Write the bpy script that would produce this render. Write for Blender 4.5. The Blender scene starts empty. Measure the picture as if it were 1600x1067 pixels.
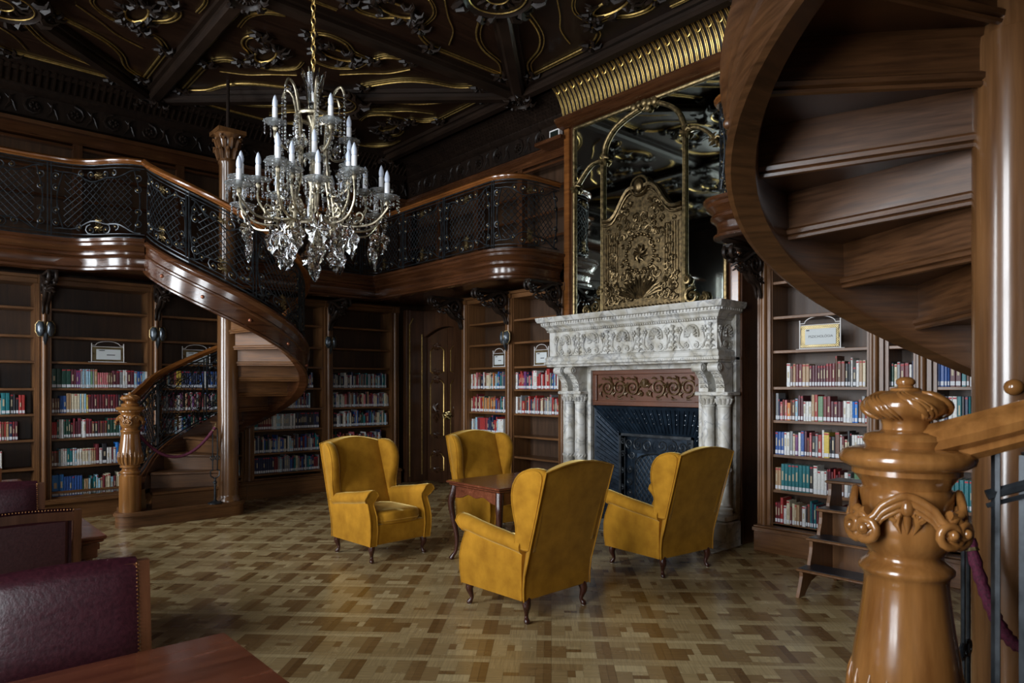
import bpy, math, random
from math import pi, sin, cos, radians as R, sqrt, atan2
from mathutils import Vector as V, Matrix
random.seed(7)
SC = bpy.context.scene
COL = SC.collection

# ------------------------------------------------------------------ mesh builder
def frames(pts, closed=False):
    n = len(pts); P = [V(p) for p in pts]; T = []
    for i in range(n):
        a = P[(i-1) % n] if (closed or i > 0) else P[0]
        b = P[(i+1) % n] if (closed or i < n-1) else P[-1]
        t = (b-a)
        T.append(t.normalized() if t.length > 1e-9 else V((0, 0, 1)))
    u = T[0].orthogonal().normalized()
    out = []
    for i in range(n):
        u = (u - T[i]*u.dot(T[i]))
        u = u.normalized() if u.length > 1e-6 else T[i].orthogonal().normalized()
        out.append((P[i], u, T[i].cross(u)))
    return out

class MB:
    def __init__(s): s.v = []; s.f = []; s.m = []
    def add(s, vs, fs, m=0):
        o = len(s.v); s.v += [tuple(p) for p in vs]
        s.f += [tuple(i+o for i in f) for f in fs]; s.m += [m]*len(fs); return s
    def box(s, x0, x1, y0, y1, z0, z1, m=0):
        if x0 > x1: x0, x1 = x1, x0
        if y0 > y1: y0, y1 = y1, y0
        if z0 > z1: z0, z1 = z1, z0
        return s.add([(x0,y0,z0),(x1,y0,z0),(x1,y1,z0),(x0,y1,z0),(x0,y0,z1),(x1,y0,z1),(x1,y1,z1),(x0,y1,z1)],
              [(3,2,1,0),(4,5,6,7),(0,1,5,4),(1,2,6,5),(2,3,7,6),(3,0,4,7)], m)
    def rbox(s, x0, x1, y0, y1, z0, z1, b=.01, m=0):
        # box with chamfered edges (three stacked rings of octagons)
        def ring(i, z):
            X0, X1, Y0, Y1 = x0+i, x1-i, y0+i, y1-i
            return [(X0+b,Y0,z),(X1-b,Y0,z),(X1,Y0+b,z),(X1,Y1-b,z),(X1-b,Y1,z),(X0+b,Y1,z),(X0,Y1-b,z),(X0,Y0+b,z)]
        return s.loft([ring(b, z0), ring(0, z0+b), ring(0, z1-b), ring(b, z1)], m=m)
    def loft(s, secs, m=0, closed=True, caps=True, loop=False):
        n = len(secs[0]); vs = [p for c in secs for p in c]; fs = []
        L = len(secs)
        for i in range(L if loop else L-1):
            j = (i+1) % L
            for k in range(n if closed else n-1):
                k2 = (k+1) % n
                fs.append((i*n+k, i*n+k2, j*n+k2, j*n+k))
        if caps and not loop and closed:
            fs.append(tuple(range(n-1, -1, -1))); fs.append(tuple((L-1)*n+k for k in range(n)))
        return s.add(vs, fs, m)
    def tube(s, pts, r, n=6, m=0, closed=False, flat=1.0):
        if len(pts) < 2: return s
        fr = frames(pts, closed); secs = []
        for i, (p, u, w) in enumerate(fr):
            rr = r[i] if isinstance(r, (list, tuple)) else r
            rr = max(rr, 1e-4)
            secs.append([p + u*(rr*cos(2*pi*k/n)) + w*(rr*flat*sin(2*pi*k/n)) for k in range(n)])
        return s.loft(secs, m=m, loop=closed, caps=not closed)
    def lathe(s, prof, c=(0, 0, 0), n=24, m=0):
        secs = [[(c[0]+max(r, 1e-4)*cos(2*pi*k/n), c[1]+max(r, 1e-4)*sin(2*pi*k/n), c[2]+z) for k in range(n)] for r, z in prof]
        return s.loft(secs, m=m)
    def ell(s, c, rx, ry=None, rz=None, n=8, k=5, m=0):
        ry = rx if ry is None else ry; rz = rx if rz is None else rz
        secs = []
        for i in range(k+1):
            a = -pi/2+pi*i/k; q = max(cos(a), .02)
            secs.append([(c[0]+rx*q*cos(2*pi*j/n), c[1]+ry*q*sin(2*pi*j/n), c[2]+rz*sin(a)) for j in range(n)])
        return s.loft(secs, m=m)
    def prism(s, poly, axis, a, b, m=0):
        # poly in the two other axes (order x,y / y,z / x,z), extruded along axis
        def P(p, t):
            if axis == 'z': return (p[0], p[1], t)
            if axis == 'x': return (t, p[0], p[1])
            return (p[0], t, p[1])
        return s.loft([[P(p, a) for p in poly], [P(p, b) for p in poly]], m=m)
    def sweep(s, prof, path, m=0, closed_prof=True, caps=True):
        # prof: (lateral to the right of travel, up); path in 3D, mitred in plan
        P = [V(p) for p in path]; secs = []
        for i in range(len(P)):
            d1 = (P[i]-P[i-1]) if i > 0 else (P[1]-P[0])
            d2 = (P[i+1]-P[i]) if i < len(P)-1 else (P[i]-P[i-1])
            d1 = V((d1.x, d1.y, 0)).normalized(); d2 = V((d2.x, d2.y, 0)).normalized()
            n1 = V((d1.y, -d1.x, 0)); n2 = V((d2.y, -d2.x, 0)); nn = (n1+n2)
            nn = nn.normalized() if nn.length > .1 else n1
            sc = 1/max(.45, nn.dot(n1))
            secs.append([P[i]+nn*(u*sc)+V((0, 0, w)) for u, w in prof])
        return s.loft(secs, m=m, closed=closed_prof, caps=caps)
    def build(s, name, mats, parent=None, sharp=35, smooth=True, subsurf=0, bevel=0):
        off = V((0, 0, 0)); p = parent
        while p is not None: off = off + p.location; p = p.parent
        me = bpy.data.meshes.new(name)
        me.from_pydata([tuple(V(q)-off) for q in s.v], [], s.f)
        if not isinstance(mats, (list, tuple)): mats = [mats]
        for mt in mats: me.materials.append(mt)
        me.polygons.foreach_set('material_index', s.m)
        me.validate(); 
        import bmesh
        bm = bmesh.new(); bm.from_mesh(me); bmesh.ops.recalc_face_normals(bm, faces=bm.faces); bm.to_mesh(me); bm.free()
        if smooth:
            me.polygons.foreach_set('use_smooth', [True]*len(me.polygons))
            if not subsurf: me.set_sharp_from_angle(angle=R(sharp))
        me.update()
        o = bpy.data.objects.new(name, me); COL.objects.link(o)
        if parent is not None: o.parent = parent
        if subsurf:
            md = o.modifiers.new('s', 'SUBSURF'); md.levels = subsurf; md.render_levels = subsurf
        if bevel:
            md = o.modifiers.new('b', 'BEVEL'); md.width = bevel; md.segments = 2; md.limit_method = 'ANGLE'
        return o

def tag(o, label=None, cat=None, group=None, kind=None):
    if label: o['label'] = label
    if cat: o['category'] = cat
    if group: o['group'] = group
    if kind: o['kind'] = kind
    return o
def thing(name, label, cat, loc=(0, 0, 0), group=None):
    o = bpy.data.objects.new(name, None); COL.objects.link(o); o.location = loc; o.empty_display_size = .1
    return tag(o, label, cat, group)
def structure(o, label=None, cat=None):
    o['kind'] = 'structure'
    if label: o['label'] = label
    if cat: o['category'] = cat
    return o
def copy_tree(o, parent=None):
    c = o.copy(); COL.objects.link(c)
    if parent is not None: c.parent = parent
    for ch in list(o.children): copy_tree(ch, c)
    return c
def cr(pts, k=6, closed=False):
    # Catmull-Rom through points (any dimension)
    n = len(pts); out = []; P = [V(p) for p in pts]
    rng = range(n if closed else n-1)
    for i in rng:
        if closed: a, b, c, d = P[(i-1) % n], P[i], P[(i+1) % n], P[(i+2) % n]
        else: a, b, c, d = P[max(i-1, 0)], P[i], P[i+1], P[min(i+2, n-1)]
        for j in range(k):
            t = j/k
            out.append(.5*((2*b)+(c-a)*t+(2*a-5*b+4*c-d)*t*t+(3*b-a-3*c+d)*t*t*t))
    if not closed: out.append(P[-1])
    return out
def spiral2(cx, cy, r, a0, turns, hand=1, n=16, r1=.12):
    return [(cx+r*(1-(1-r1)*t/n)*cos(a0+hand*2*pi*turns*t/n), cy+r*(1-(1-r1)*t/n)*sin(a0+hand*2*pi*turns*t/n)) for t in range(n+1)]

# ------------------------------------------------------------------ camera model helpers (world: +Y to the back wall, +X to the fireplace wall)
TH = R(41.7); H = 1.6; F = 1067.0; CX = 800; HY = 605
def onX(px, py, X):
    t = (px-CX)/F; f = X/(cos(TH)*t+sin(TH)); return (X, f*(cos(TH)-sin(TH)*t), H-(py-HY)*f/F)
def onY(px, py, Y):
    t = (px-CX)/F; f = Y/(cos(TH)-sin(TH)*t); return (f*(cos(TH)*t+sin(TH)), Y, H-(py-HY)*f/F)

# ------------------------------------------------------------------ materials
def newmat(name):
    m = bpy.data.materials.new(name); m.use_nodes = True
    nt = m.node_tree; b = nt.nodes['Principled BSDF']; return m, nt, b
def plain(name, col, rough=.5, metal=0, **kw):
    m, nt, b = newmat(name)
    b.inputs['Base Color'].default_value = (*col, 1); b.inputs['Roughness'].default_value = rough; b.inputs['Metallic'].default_value = metal
    for k, v in kw.items(): b.inputs[k].default_value = v
    return m
def noisy(name, c1, c2, rough=.5, metal=0, scale=(4, 4, 4), detail=4, bump=.0, rvar=.1, coat=0, lo=.35, hi=.65, spec=.5, coord='Object'):
    m, nt, b = newmat(name); N = nt.nodes; L = nt.links
    tc = N.new('ShaderNodeTexCoord'); mp = N.new('ShaderNodeMapping'); mp.inputs['Scale'].default_value = scale
    no = N.new('ShaderNodeTexNoise'); no.inputs['Scale'].default_value = 1; no.inputs['Detail'].default_value = detail; no.inputs['Roughness'].default_value = .6
    r = N.new('ShaderNodeValToRGB'); r.color_ramp.elements[0].color = (*c1, 1); r.color_ramp.elements[1].color = (*c2, 1)
    r.color_ramp.elements[0].position = lo; r.color_ramp.elements[1].position = hi
    L.new(tc.outputs[coord], mp.inputs[0]); L.new(mp.outputs[0], no.inputs['Vector']); L.new(no.outputs['Fac'], r.inputs[0])
    L.new(r.outputs[0], b.inputs['Base Color'])
    mr = N.new('ShaderNodeMapRange'); mr.inputs['To Min'].default_value = rough-rvar; mr.inputs['To Max'].default_value = rough+rvar
    L.new(no.outputs['Fac'], mr.inputs['Value']); L.new(mr.outputs[0], b.inputs['Roughness'])
    b.inputs['Metallic'].default_value = metal; b.inputs['Coat Weight'].default_value = coat; b.inputs['Coat Roughness'].default_value = .12
    b.inputs['Specular IOR Level'].default_value = spec
    if bump:
        bp = N.new('ShaderNodeBump'); bp.inputs['Strength'].default_value = bump; bp.inputs['Distance'].default_value = .01
        L.new(no.outputs['Fac'], bp.inputs['Height']); L.new(bp.outputs[0], b.inputs['Normal'])
    return m
def wood(name, c1, c2, rough=.35, along='z', coat=.3, s=1.0, bump=.04):
    hi, lw = 28*s, 1.6*s
    sc = {'z': (hi, hi, lw), 'x': (lw, hi, hi), 'y': (hi, lw, hi), 'h': (lw*1.5, lw*1.5, hi*1.3)}[along]
    m = noisy(name, c1, c2, rough, scale=sc, detail=6, coat=coat, bump=bump, lo=.3, hi=.72)
    # slow tone drift over the board
    nt = m.node_tree; N = nt.nodes; L = nt.links; b = N['Principled BSDF']
    ramp = [n for n in N if n.type == 'VALTORGB'][0]; tc = [n for n in N if n.type == 'TEX_COORD'][0]
    n2 = N.new('ShaderNodeTexNoise'); n2.inputs['Scale'].default_value = 1.7; n2.inputs['Detail'].default_value = 2
    L.new(tc.outputs['Object'], n2.inputs['Vector'])
    mr = N.new('ShaderNodeMapRange'); mr.inputs['From Min'].default_value = .3; mr.inputs['From Max'].default_value = .7; mr.inputs['To Min'].default_value = .72; mr.inputs['To Max'].default_value = 1.2
    L.new(n2.outputs['Fac'], mr.inputs['Value'])
    mx = N.new('ShaderNodeVectorMath'); mx.operation = 'SCALE'
    L.new(ramp.outputs[0], mx.inputs[0]); L.new(mr.outputs[0], mx.inputs['Scale']); L.new(mx.outputs[0], b.inputs['Base Color'])
    return m

W_case = wood('case_wood_upright', (.095, .040, .013), (.205, .090, .031), .38, 'z', coat=.1)
W_caseh = wood('case_wood_level', (.095, .040, .013), (.205, .090, .031), .38, 'h', coat=.1)
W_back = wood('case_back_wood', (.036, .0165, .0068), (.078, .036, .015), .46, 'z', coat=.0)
W_red = wood('gallery_wood', (.040, .0135, .005), (.095, .034, .012), .24, 'h', coat=.5)
W_redv = wood('gallery_wood_upright', (.045, .016, .006), (.10, .038, .014), .3, 'z', coat=.4)
W_rail = wood('handrail_wood', (.13, .043, .010), (.25, .088, .021), .22, 'h', coat=.6)
W_new = wood('newel_wood', (.17, .066, .016), (.33, .145, .040), .2, 'z', coat=.7, s=.8, bump=.015)
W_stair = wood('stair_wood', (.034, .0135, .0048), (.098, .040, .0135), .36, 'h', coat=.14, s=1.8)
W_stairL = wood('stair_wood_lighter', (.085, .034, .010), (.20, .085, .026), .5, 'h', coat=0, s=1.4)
W_col = wood('column_wood', (.075, .031, .011), (.17, .078, .028), .24, 'z', coat=.5, s=.8, bump=.02)
W_dark = wood('dark_carved_wood', (.008, .0045, .003), (.021, .0115, .007), .46, 'z', coat=.0)
W_ceil = wood('ceiling_wood', (.011, .0050, .0027), (.026, .011, .0055), .38, 'x', coat=.2)
W_ceil2 = wood('ceiling_beam_wood', (.009, .0048, .0028), (.022, .0115, .0065), .46, 'h', coat=.0)
W_door = wood('door_wood', (.035, .014, .006), (.08, .032, .013), .34, 'z', coat=.3)
W_table = wood('mahogany', (.085, .022, .010), (.17, .050, .022), .24, 'x', coat=.5)
W_leg = wood('dark_mahogany', (.028, .008, .005), (.065, .019, .011), .28, 'z', coat=.15)
W_chair = wood('chair_wood', (.055, .019, .008), (.13, .046, .017), .3, 'z', coat=.4)
W_carv = wood('carved_oak_panel', (.085, .024, .008), (.155, .047, .015), .4, 'y', coat=.2)
W_carv2 = noisy('carved_relief', (.07, .038, .014), (.16, .095, .04), .36, .3, (20, 20, 20))
GILT = noisy('gilt', (.55, .36, .10), (.85, .60, .22), .42, 1.0, (30, 30, 30), rvar=.08)
GILTD = noisy('old_gilt', (.09, .065, .030), (.36, .26, .12), .38, .85, (22, 22, 22), rvar=.1, bump=.2)
BRASS = noisy('brass', (.35, .27, .12), (.62, .5, .25), .3, 1.0, (14, 14, 14))
IRON = noisy('wrought_iron', (.016, .019, .022), (.046, .053, .060), .36, .5, (15, 15, 15))
IRONB = noisy('blued_iron', (.008, .015, .025), (.020, .036, .058), .34, .4, (9, 9, 9), bump=.1)
IRONL = noisy('blued_iron_backing', (.035, .06, .095), (.075, .12, .18), .3, .4, (5, 5, 5))
MIRR = noisy('mirror_glass', (.50, .56, .50), (.58, .64, .58), .035, 1.0, (2, 2, 2), rvar=.02)
LEATH = noisy('burgundy_leather', (.022, .0045, .008), (.040, .0075, .0125), .36, 0, (70, 70, 70), bump=.15, rvar=.06)
LEATB = noisy('burgundy_leather_back', (.036, .008, .010), (.055, .013, .015), .42, 0, (90, 90, 90), bump=.15)
STUD = plain('brass_stud', (.45, .22, .09), .3, 1)
PAPER = plain('card_paper', (.62, .66, .66), .7)
INK = plain('card_ink', (.03, .03, .035), .6)
WHITEM = plain('white_painted_metal', (.72, .70, .68), .35)
ROPE = noisy('velvet_rope', (.055, .004, .018), (.14, .012, .045), .75, 0, (120, 120, 120), bump=.5)
TREADB = noisy('black_rubber', (.008, .01, .014), (.018, .021, .028), .33, 0, (40, 40, 40))
CAND = plain('candle_sleeve', (.85, .86, .88), .4)
BULB = plain('frosted_bulb', (.62, .68, .80), .15)
COPPER = plain('copper_bolt', (.35, .13, .07), .3, .6)

def mat_marble():
    m, nt, b = newmat('veined_marble'); N = nt.nodes; L = nt.links
    tc = N.new('ShaderNodeTexCoord'); mp = N.new('ShaderNodeMapping'); mp.inputs['Rotation'].default_value = (.4, .7, .3)
    n1 = N.new('ShaderNodeTexNoise'); n1.inputs['Scale'].default_value = 2.6; n1.inputs['Detail'].default_value = 8; n1.inputs['Distortion'].default_value = 1.6
    r1 = N.new('ShaderNodeValToRGB'); e = r1.color_ramp.elements
    e[0].position = .46; e[0].color = (.62, .61, .575, 1); e[1].position = .53; e[1].color = (.62, .61, .57, 1)
    x = e.new(.497); x.color = (.34, .34, .34, 1)
    x = e.new(.482); x.color = (.55, .545, .52, 1)
    n2 = N.new('ShaderNodeTexNoise'); n2.inputs['Scale'].default_value = 9; n2.inputs['Detail'].default_value = 6
    r2 = N.new('ShaderNodeValToRGB'); r2.color_ramp.elements[0].position = .35; r2.color_ramp.elements[0].color = (.68, .64, .56, 1); r2.color_ramp.elements[1].position = .6; r2.color_ramp.elements[1].color = (1, 1, 1, 1)
    mx = N.new('ShaderNodeMix'); mx.data_type = 'RGBA'; mx.blend_type = 'MULTIPLY'; mx.inputs[0].default_value = 1
    L.new(tc.outputs['Object'], mp.inputs[0]); L.new(mp.outputs[0], n1.inputs['Vector']); L.new(mp.outputs[0], n2.inputs['Vector'])
    L.new(n1.outputs['Fac'], r1.inputs[0]); L.new(n2.outputs['Fac'], r2.inputs[0])
    L.new(r1.outputs[0], mx.inputs[6]); L.new(r2.outputs[0], mx.inputs[7]); L.new(mx.outputs[2], b.inputs['Base Color'])
    b.inputs['Roughness'].default_value = .38
    return m
MARB = mat_marble()
def mat_velvet(name, c1, c2):
    m = noisy(name, c1, c2, .85, 0, (7, 7, 7), detail=5, rvar=.05, lo=.3, hi=.7)
    b = m.node_tree.nodes['Principled BSDF']
    b.inputs['Sheen Weight'].default_value = .9; b.inputs['Sheen Roughness'].default_value = .3; b.inputs['Sheen Tint'].default_value = (1, .78, .3, 1)
    b.inputs['Specular IOR Level'].default_value = .15
    return m
VELV = mat_velvet('mustard_velvet', (.27, .118, .007), (.44, .208, .016))
def mat_floor():
    m, nt, b = newmat('oak_parquet'); N = nt.nodes; L = nt.links
    at = N.new('ShaderNodeAttribute'); at.attribute_name = 'plank'
    sep = N.new('ShaderNodeSeparateColor'); L.new(at.outputs['Color'], sep.inputs[0])
    rp = N.new('ShaderNodeValToRGB'); e = rp.color_ramp.elements
    e[0].position = 0; e[0].color = (.135, .070, .024, 1); e[1].position = 1; e[1].color = (.50, .385, .20, 1)
    for p, c in ((.3, (.215, .125, .048)), (.55, (.30, .205, .092)), (.8, (.40, .295, .145))):
        x = e.new(p); x.color = (*c, 1)
    L.new(sep.outputs[0], rp.inputs[0])
    tc = N.new('ShaderNodeTexCoord'); gs = []
    for rot in (R(45), R(-45)):
        mp = N.new('ShaderNodeMapping'); mp.vector_type = 'POINT'; mp.inputs['Rotation'].default_value = (0, 0, rot); 
        m2 = N.new('ShaderNodeMapping'); m2.inputs['Scale'].default_value = (6, 90, 6)
        no = N.new('ShaderNodeTexNoise'); no.inputs['Scale'].default_value = 1; no.inputs['Detail'].default_value = 4
        L.new(tc.outputs['Object'], mp.inputs[0]); L.new(mp.outputs[0], m2.inputs[0]); L.new(m2.outputs[0], no.inputs['Vector']); gs.append(no)
    mx = N.new('ShaderNodeMix'); mx.data_type = 'FLOAT'; L.new(sep.outputs[1], mx.inputs[0]); L.new(gs[0].outputs['Fac'], mx.inputs[2]); L.new(gs[1].outputs['Fac'], mx.inputs[3])
    mr = N.new('ShaderNodeMapRange'); mr.inputs['From Min'].default_value = .3; mr.inputs['From Max'].default_value = .7; mr.inputs['To Min'].default_value = .78; mr.inputs['To Max'].default_value = 1.16
    L.new(mx.outputs[0], mr.inputs['Value'])
    sc = N.new('ShaderNodeVectorMath'); sc.operation = 'SCALE'; L.new(rp.outputs[0], sc.inputs[0]); L.new(mr.outputs[0], sc.inputs['Scale'])
    L.new(sc.outputs[0], b.inputs['Base Color'])
    n3 = N.new('ShaderNodeTexNoise'); n3.inputs['Scale'].default_value = 3; n3.inputs['Detail'].default_value = 5; L.new(tc.outputs['Object'], n3.inputs['Vector'])
    m3 = N.new('ShaderNodeMapRange'); m3.inputs['To Min'].default_value = .16; m3.inputs['To Max'].default_value = .36; L.new(n3.outputs['Fac'], m3.inputs['Value']); L.new(m3.outputs[0], b.inputs['Roughness'])
    n4 = N.new('ShaderNodeTexNoise'); n4.inputs['Scale'].default_value = 5; n4.inputs['Detail'].default_value = 2; L.new(tc.outputs['Object'], n4.inputs['Vector'])
    bp = N.new('ShaderNodeBump'); bp.inputs['Strength'].default_value = .08; bp.inputs['Distance'].default_value = .02; L.new(n4.outputs['Fac'], bp.inputs['Height']); L.new(bp.outputs[0], b.inputs['Normal'])
    return m
FLOOR = mat_floor()
for _m in (W_dark, W_ceil2, W_ceil): _m.node_tree.nodes['Principled BSDF'].inputs['Specular IOR Level'].default_value = .28
def mat_glass(name, col=(1, 1, 1), rough=0.0, ior=1.5):
    m, nt, b = newmat(name)
    b.inputs['Base Color'].default_value = (*col, 1); b.inputs['Transmission Weight'].default_value = 1; b.inputs['Roughness'].default_value = rough; b.inputs['IOR'].default_value = ior
    return m
CRYS = mat_glass('crystal', (.96, .98, 1), .04, 1.5)
PANG = plain('pan_glass', (.7, .74, .74), .18); PANG.node_tree.nodes['Principled BSDF'].inputs['Transmission Weight'].default_value = .8
CHAN = noisy('pale_gilt', (.26, .22, .15), (.58, .51, .37), .3, .85, (26, 26, 26), rvar=.1)
RELIEF = noisy('relief_bronze', (.07, .05, .026), (.24, .165, .078), .36, .9, (24, 24, 24), rvar=.1, bump=.2)
LAMPG = noisy('lamp_grey', (.04, .05, .06), (.12, .14, .16), .3, .5, (20, 20, 20))
def mat_pane():
    m, nt, b = newmat('window_glass'); N = nt.nodes; L = nt.links
    N.remove(b); out = [n for n in N if n.type == 'OUTPUT_MATERIAL'][0]
    t = N.new('ShaderNodeBsdfTransparent'); g = N.new('ShaderNodeBsdfGlossy'); g.inputs['Roughness'].default_value = .02
    fr = N.new('ShaderNodeFresnel'); fr.inputs['IOR'].default_value = 1.45; mx = N.new('ShaderNodeMixShader')
    L.new(fr.outputs[0], mx.inputs[0]); L.new(t.outputs[0], mx.inputs[1]); L.new(g.outputs[0], mx.inputs[2]); L.new(mx.outputs[0], out.inputs[0])
    return m
PANE = mat_pane()
PLAST = plain('pale_plaster', (.32, .30, .27), .7)
# ------------------------------------------------------------------ room shell
XW, XL, YB, YF, ZC = 6.80, -2.0, 10.20, -0.60, 5.46
def make_floor():
    import numpy as np
    u = .045; cell = 8*u; mb_v = []; mb_f = []; cols = []
    def plank(x0, y0, x1, y1, tone, d):
        o = len(mb_v); c, s = cos(R(45)), sin(R(45))
        g = .0006
        for x, y in ((x0+g, y0+g), (x1-g, y0+g), (x1-g, y1-g), (x0+g, y1-g)):
            mb_v.append((x*c-y*s, x*s+y*c, 0))
        mb_f.append((o, o+1, o+2, o+3)); cols.append((tone, d))
    rnd = random.Random(3)
    for i in range(-12, 42):
        for j in range(-36, 36):
            cx, cy = i*cell, j*cell
            # centre in world
            c = cos(R(45)); wx = (cx-cy)*c; wy = (cx+cy)*c
            if wx < XL-.4 or wx > XW+.4 or wy < YF-.4 or wy > YB+.4: continue
            # local axis A (45 deg) = long brown strips, axis B (across) = pale strips
            def P(a, b, a2, b2, base, var, d):
                plank(cx+a*u, cy+b*u, cx+a2*u, cy+b2*u, min(1, max(0, rnd.gauss(base, var))), d)
            P(2, 0, 8, 1, .17, .09, 0); P(2, 1, 8, 2, .25, .09, 0)      # brown pair running along A
            P(0, 0, 1, 8, .82, .09, 1); P(1, 0, 2, 8, .70, .10, 1)         # pale pair running along B
            P(2, 2, 4, 6, .74, .16, 1); P(2, 6, 6, 8, .50, .17, 0)
            P(6, 4, 8, 8, .74, .16, 1); P(4, 2, 8, 4, .52, .17, 0)
            if rnd.random() < .5: P(4, 4, 6, 5, .85, .12, 0); P(4, 5, 6, 6, .3, .12, 0)
            else: P(4, 4, 5, 6, .3, .12, 1); P(5, 4, 6, 6, .82, .12, 1)
    me = bpy.data.meshes.new('floor'); 
    n0 = len(mb_v)
    me.from_pydata(mb_v, [], mb_f)
    at = me.color_attributes.new('plank', 'FLOAT_COLOR', 'CORNER')
    data = []
    for t, d in cols: data += [t, d, 0, 1]*4
    at.data.foreach_set('color', data)
    me.materials.append(FLOOR); me.update()
    o = bpy.data.objects.new('floor', me); COL.objects.link(o)
    structure(o, 'polished oak parquet floor laid in a woven pattern of pale and brown planks', 'floor')
    sb = MB().box(XL-.3, XW+.3, YF-.3, YB+.3, -.2, -.003).build('floor_slab', plain('joint_filler', (.05, .028, .012), .5), o)
make_floor()

# walls (each a slab of its own)
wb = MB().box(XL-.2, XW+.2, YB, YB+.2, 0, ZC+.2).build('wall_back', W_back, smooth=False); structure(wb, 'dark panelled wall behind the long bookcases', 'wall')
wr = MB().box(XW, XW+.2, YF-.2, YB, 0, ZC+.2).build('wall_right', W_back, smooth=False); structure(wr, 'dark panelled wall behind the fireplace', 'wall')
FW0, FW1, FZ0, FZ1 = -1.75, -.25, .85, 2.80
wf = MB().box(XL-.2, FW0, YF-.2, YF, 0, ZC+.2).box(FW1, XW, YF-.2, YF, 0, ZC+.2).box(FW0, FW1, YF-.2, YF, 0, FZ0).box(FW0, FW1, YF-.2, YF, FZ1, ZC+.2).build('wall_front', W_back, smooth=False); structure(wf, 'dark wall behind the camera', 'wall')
WIN = [(1.35, 1.45), (4.85, 1.7), (8.3, 1.45)]; WZ0, WZ1 = .85, 4.35
m = MB(); y = YF
for c, w in WIN:
    m.box(XL-.35, XL, y, c-w/2, 0, ZC+.2); m.box(XL-.35, XL, c-w/2, c+w/2, 0, WZ0); m.box(XL-.35, XL, c-w/2, c+w/2, WZ1, ZC+.2); y = c+w/2
m.box(XL-.35, XL, y, YB, 0, ZC+.2)
wl = m.build('wall_left', W_back, smooth=False); structure(wl, 'wall with the tall windows', 'wall')
for i, (c, w) in enumerate(WIN):
    m = MB(); x0, x1 = XL-.28, XL-.2
    for a in (c-w/2, c-.03, c+w/2-.06): m.box(x0, x1, a, a+.06, WZ0, WZ1)
    for z in (WZ0, 1.9, 3.0, WZ1-.06): m.box(x0+.01, x1-.01, c-w/2, c+w/2, z, z+.06)
    f = m.build('window_%d' % (i+1), W_door, smooth=False); structure(f, 'tall wooden casement window', 'window')
    MB().box(XL-.245, XL-.24, c-w/2+.05, c+w/2-.05, WZ0+.05, WZ1-.05).build('pane', PANE, f, smooth=False)
    L = bpy.data.lights.new('daylight', 'AREA'); L.shape = 'RECTANGLE'; L.size = w; L.size_y = WZ1-WZ0
    L.energy = 255*w; L.color = (.91, .955, 1.0)
    lo = bpy.data.objects.new('daylight', L); COL.objects.link(lo); lo.location = (XL-.5, c, (WZ0+WZ1)/2)
    lo.rotation_euler = V((1, 0, -.12)).to_track_quat('-Z', 'Y').to_euler()
m = MB(); y0, y1 = YF-.16, YF-.08
for a in (FW0, (FW0+FW1)/2-.03, FW1-.06): m.box(a, a+.06, y0, y1, FZ0, FZ1)
for z in (FZ0, 1.80, FZ1-.06): m.box(FW0, FW1, y0+.01, y1-.01, z, z+.06)
f = m.build('window_4', W_door, smooth=False); structure(f, 'wooden window behind the camera', 'window')
MB().box(FW0+.05, FW1-.05, YF-.125, YF-.12, FZ0+.05, FZ1-.05).build('pane', PANE, f, smooth=False)
L = bpy.data.lights.new('daylight', 'AREA'); L.shape = 'RECTANGLE'; L.size = FW1-FW0; L.size_y = FZ1-FZ0; L.energy = 110; L.color = (.91, .955, 1.0)
lo = bpy.data.objects.new('daylight', L); COL.objects.link(lo); lo.location = ((FW0+FW1)/2, YF-.35, (FZ0+FZ1)/2); lo.rotation_euler = V((.25, 1, 0)).to_track_quat('-Z', 'Y').to_euler()
w = bpy.data.worlds.new('sky'); SC.world = w; w.use_nodes = True
w.node_tree.nodes['Background'].inputs[0].default_value = (.75, .88, 1, 1); w.node_tree.nodes['Background'].inputs[1].default_value = 1.2

# ------------------------------------------------------------------ coffered ceiling
cl = MB().box(XL-.2, XW, YF, YB, ZC, ZC+.15).build('ceiling', W_ceil, smooth=False)
structure(cl, 'dark coffered ceiling with gilt rococo mouldings', 'ceiling')
XS = [-1.05, 2.45, 6.0]; YS = [0.0, 3.3, 6.6, 9.9]
BEAM = [(-.13, 0), (-.13, -.05), (-.085, -.05), (-.085, -.09), (-.05, -.12), (.05, -.12), (.085, -.09), (.085, -.05), (.13, -.05), (.13, 0)]
def beam(a, b, zoff=0):
    MB().sweep(BEAM, [(a[0], a[1], ZC-zoff), (b[0], b[1], ZC-zoff)]).build('beam', W_ceil2, cl, sharp=30)
for x in XS: beam((x, YS[0]), (x, YS[-1]))
for y in YS: beam((XS[0], y), (XS[-1], y), .0)
tris = []
for i in range(2):
    for j in range(3):
        x0, x1, y0, y1 = XS[i], XS[i+1], YS[j], YS[j+1]
        # diamond centred on (2.45, 6.6) and (2.45, 0)
        inner = (2.45, 6.6) if j >= 1 else (2.45, 0.0)
        cx = inner; ox = x1 if cx[0] == x0 else x0; oy = y1 if abs(cx[1]-y0) < .1 else y0
        A = (ox, cx[1]); B = (cx[0], oy)
        beam(A, B, .002)
        tris.append((cx, A, B)); tris.append(((ox, oy), B, A))
def leaf(d, q, a, ln, w, dz=-.03):
    e = V((cos(a), sin(a), 0)); n = V((-sin(a), cos(a), 0))
    d.tube([q, q+e*(ln*.4)+n*(ln*.18)+V((0, 0, dz)), q+e*(ln*.8)+n*(ln*.1)+V((0, 0, dz*.9)), q+e*ln-n*(ln*.22)+V((0, 0, dz*.2))], [w*.5, w, w*.6, w*.12], 5)
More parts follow.
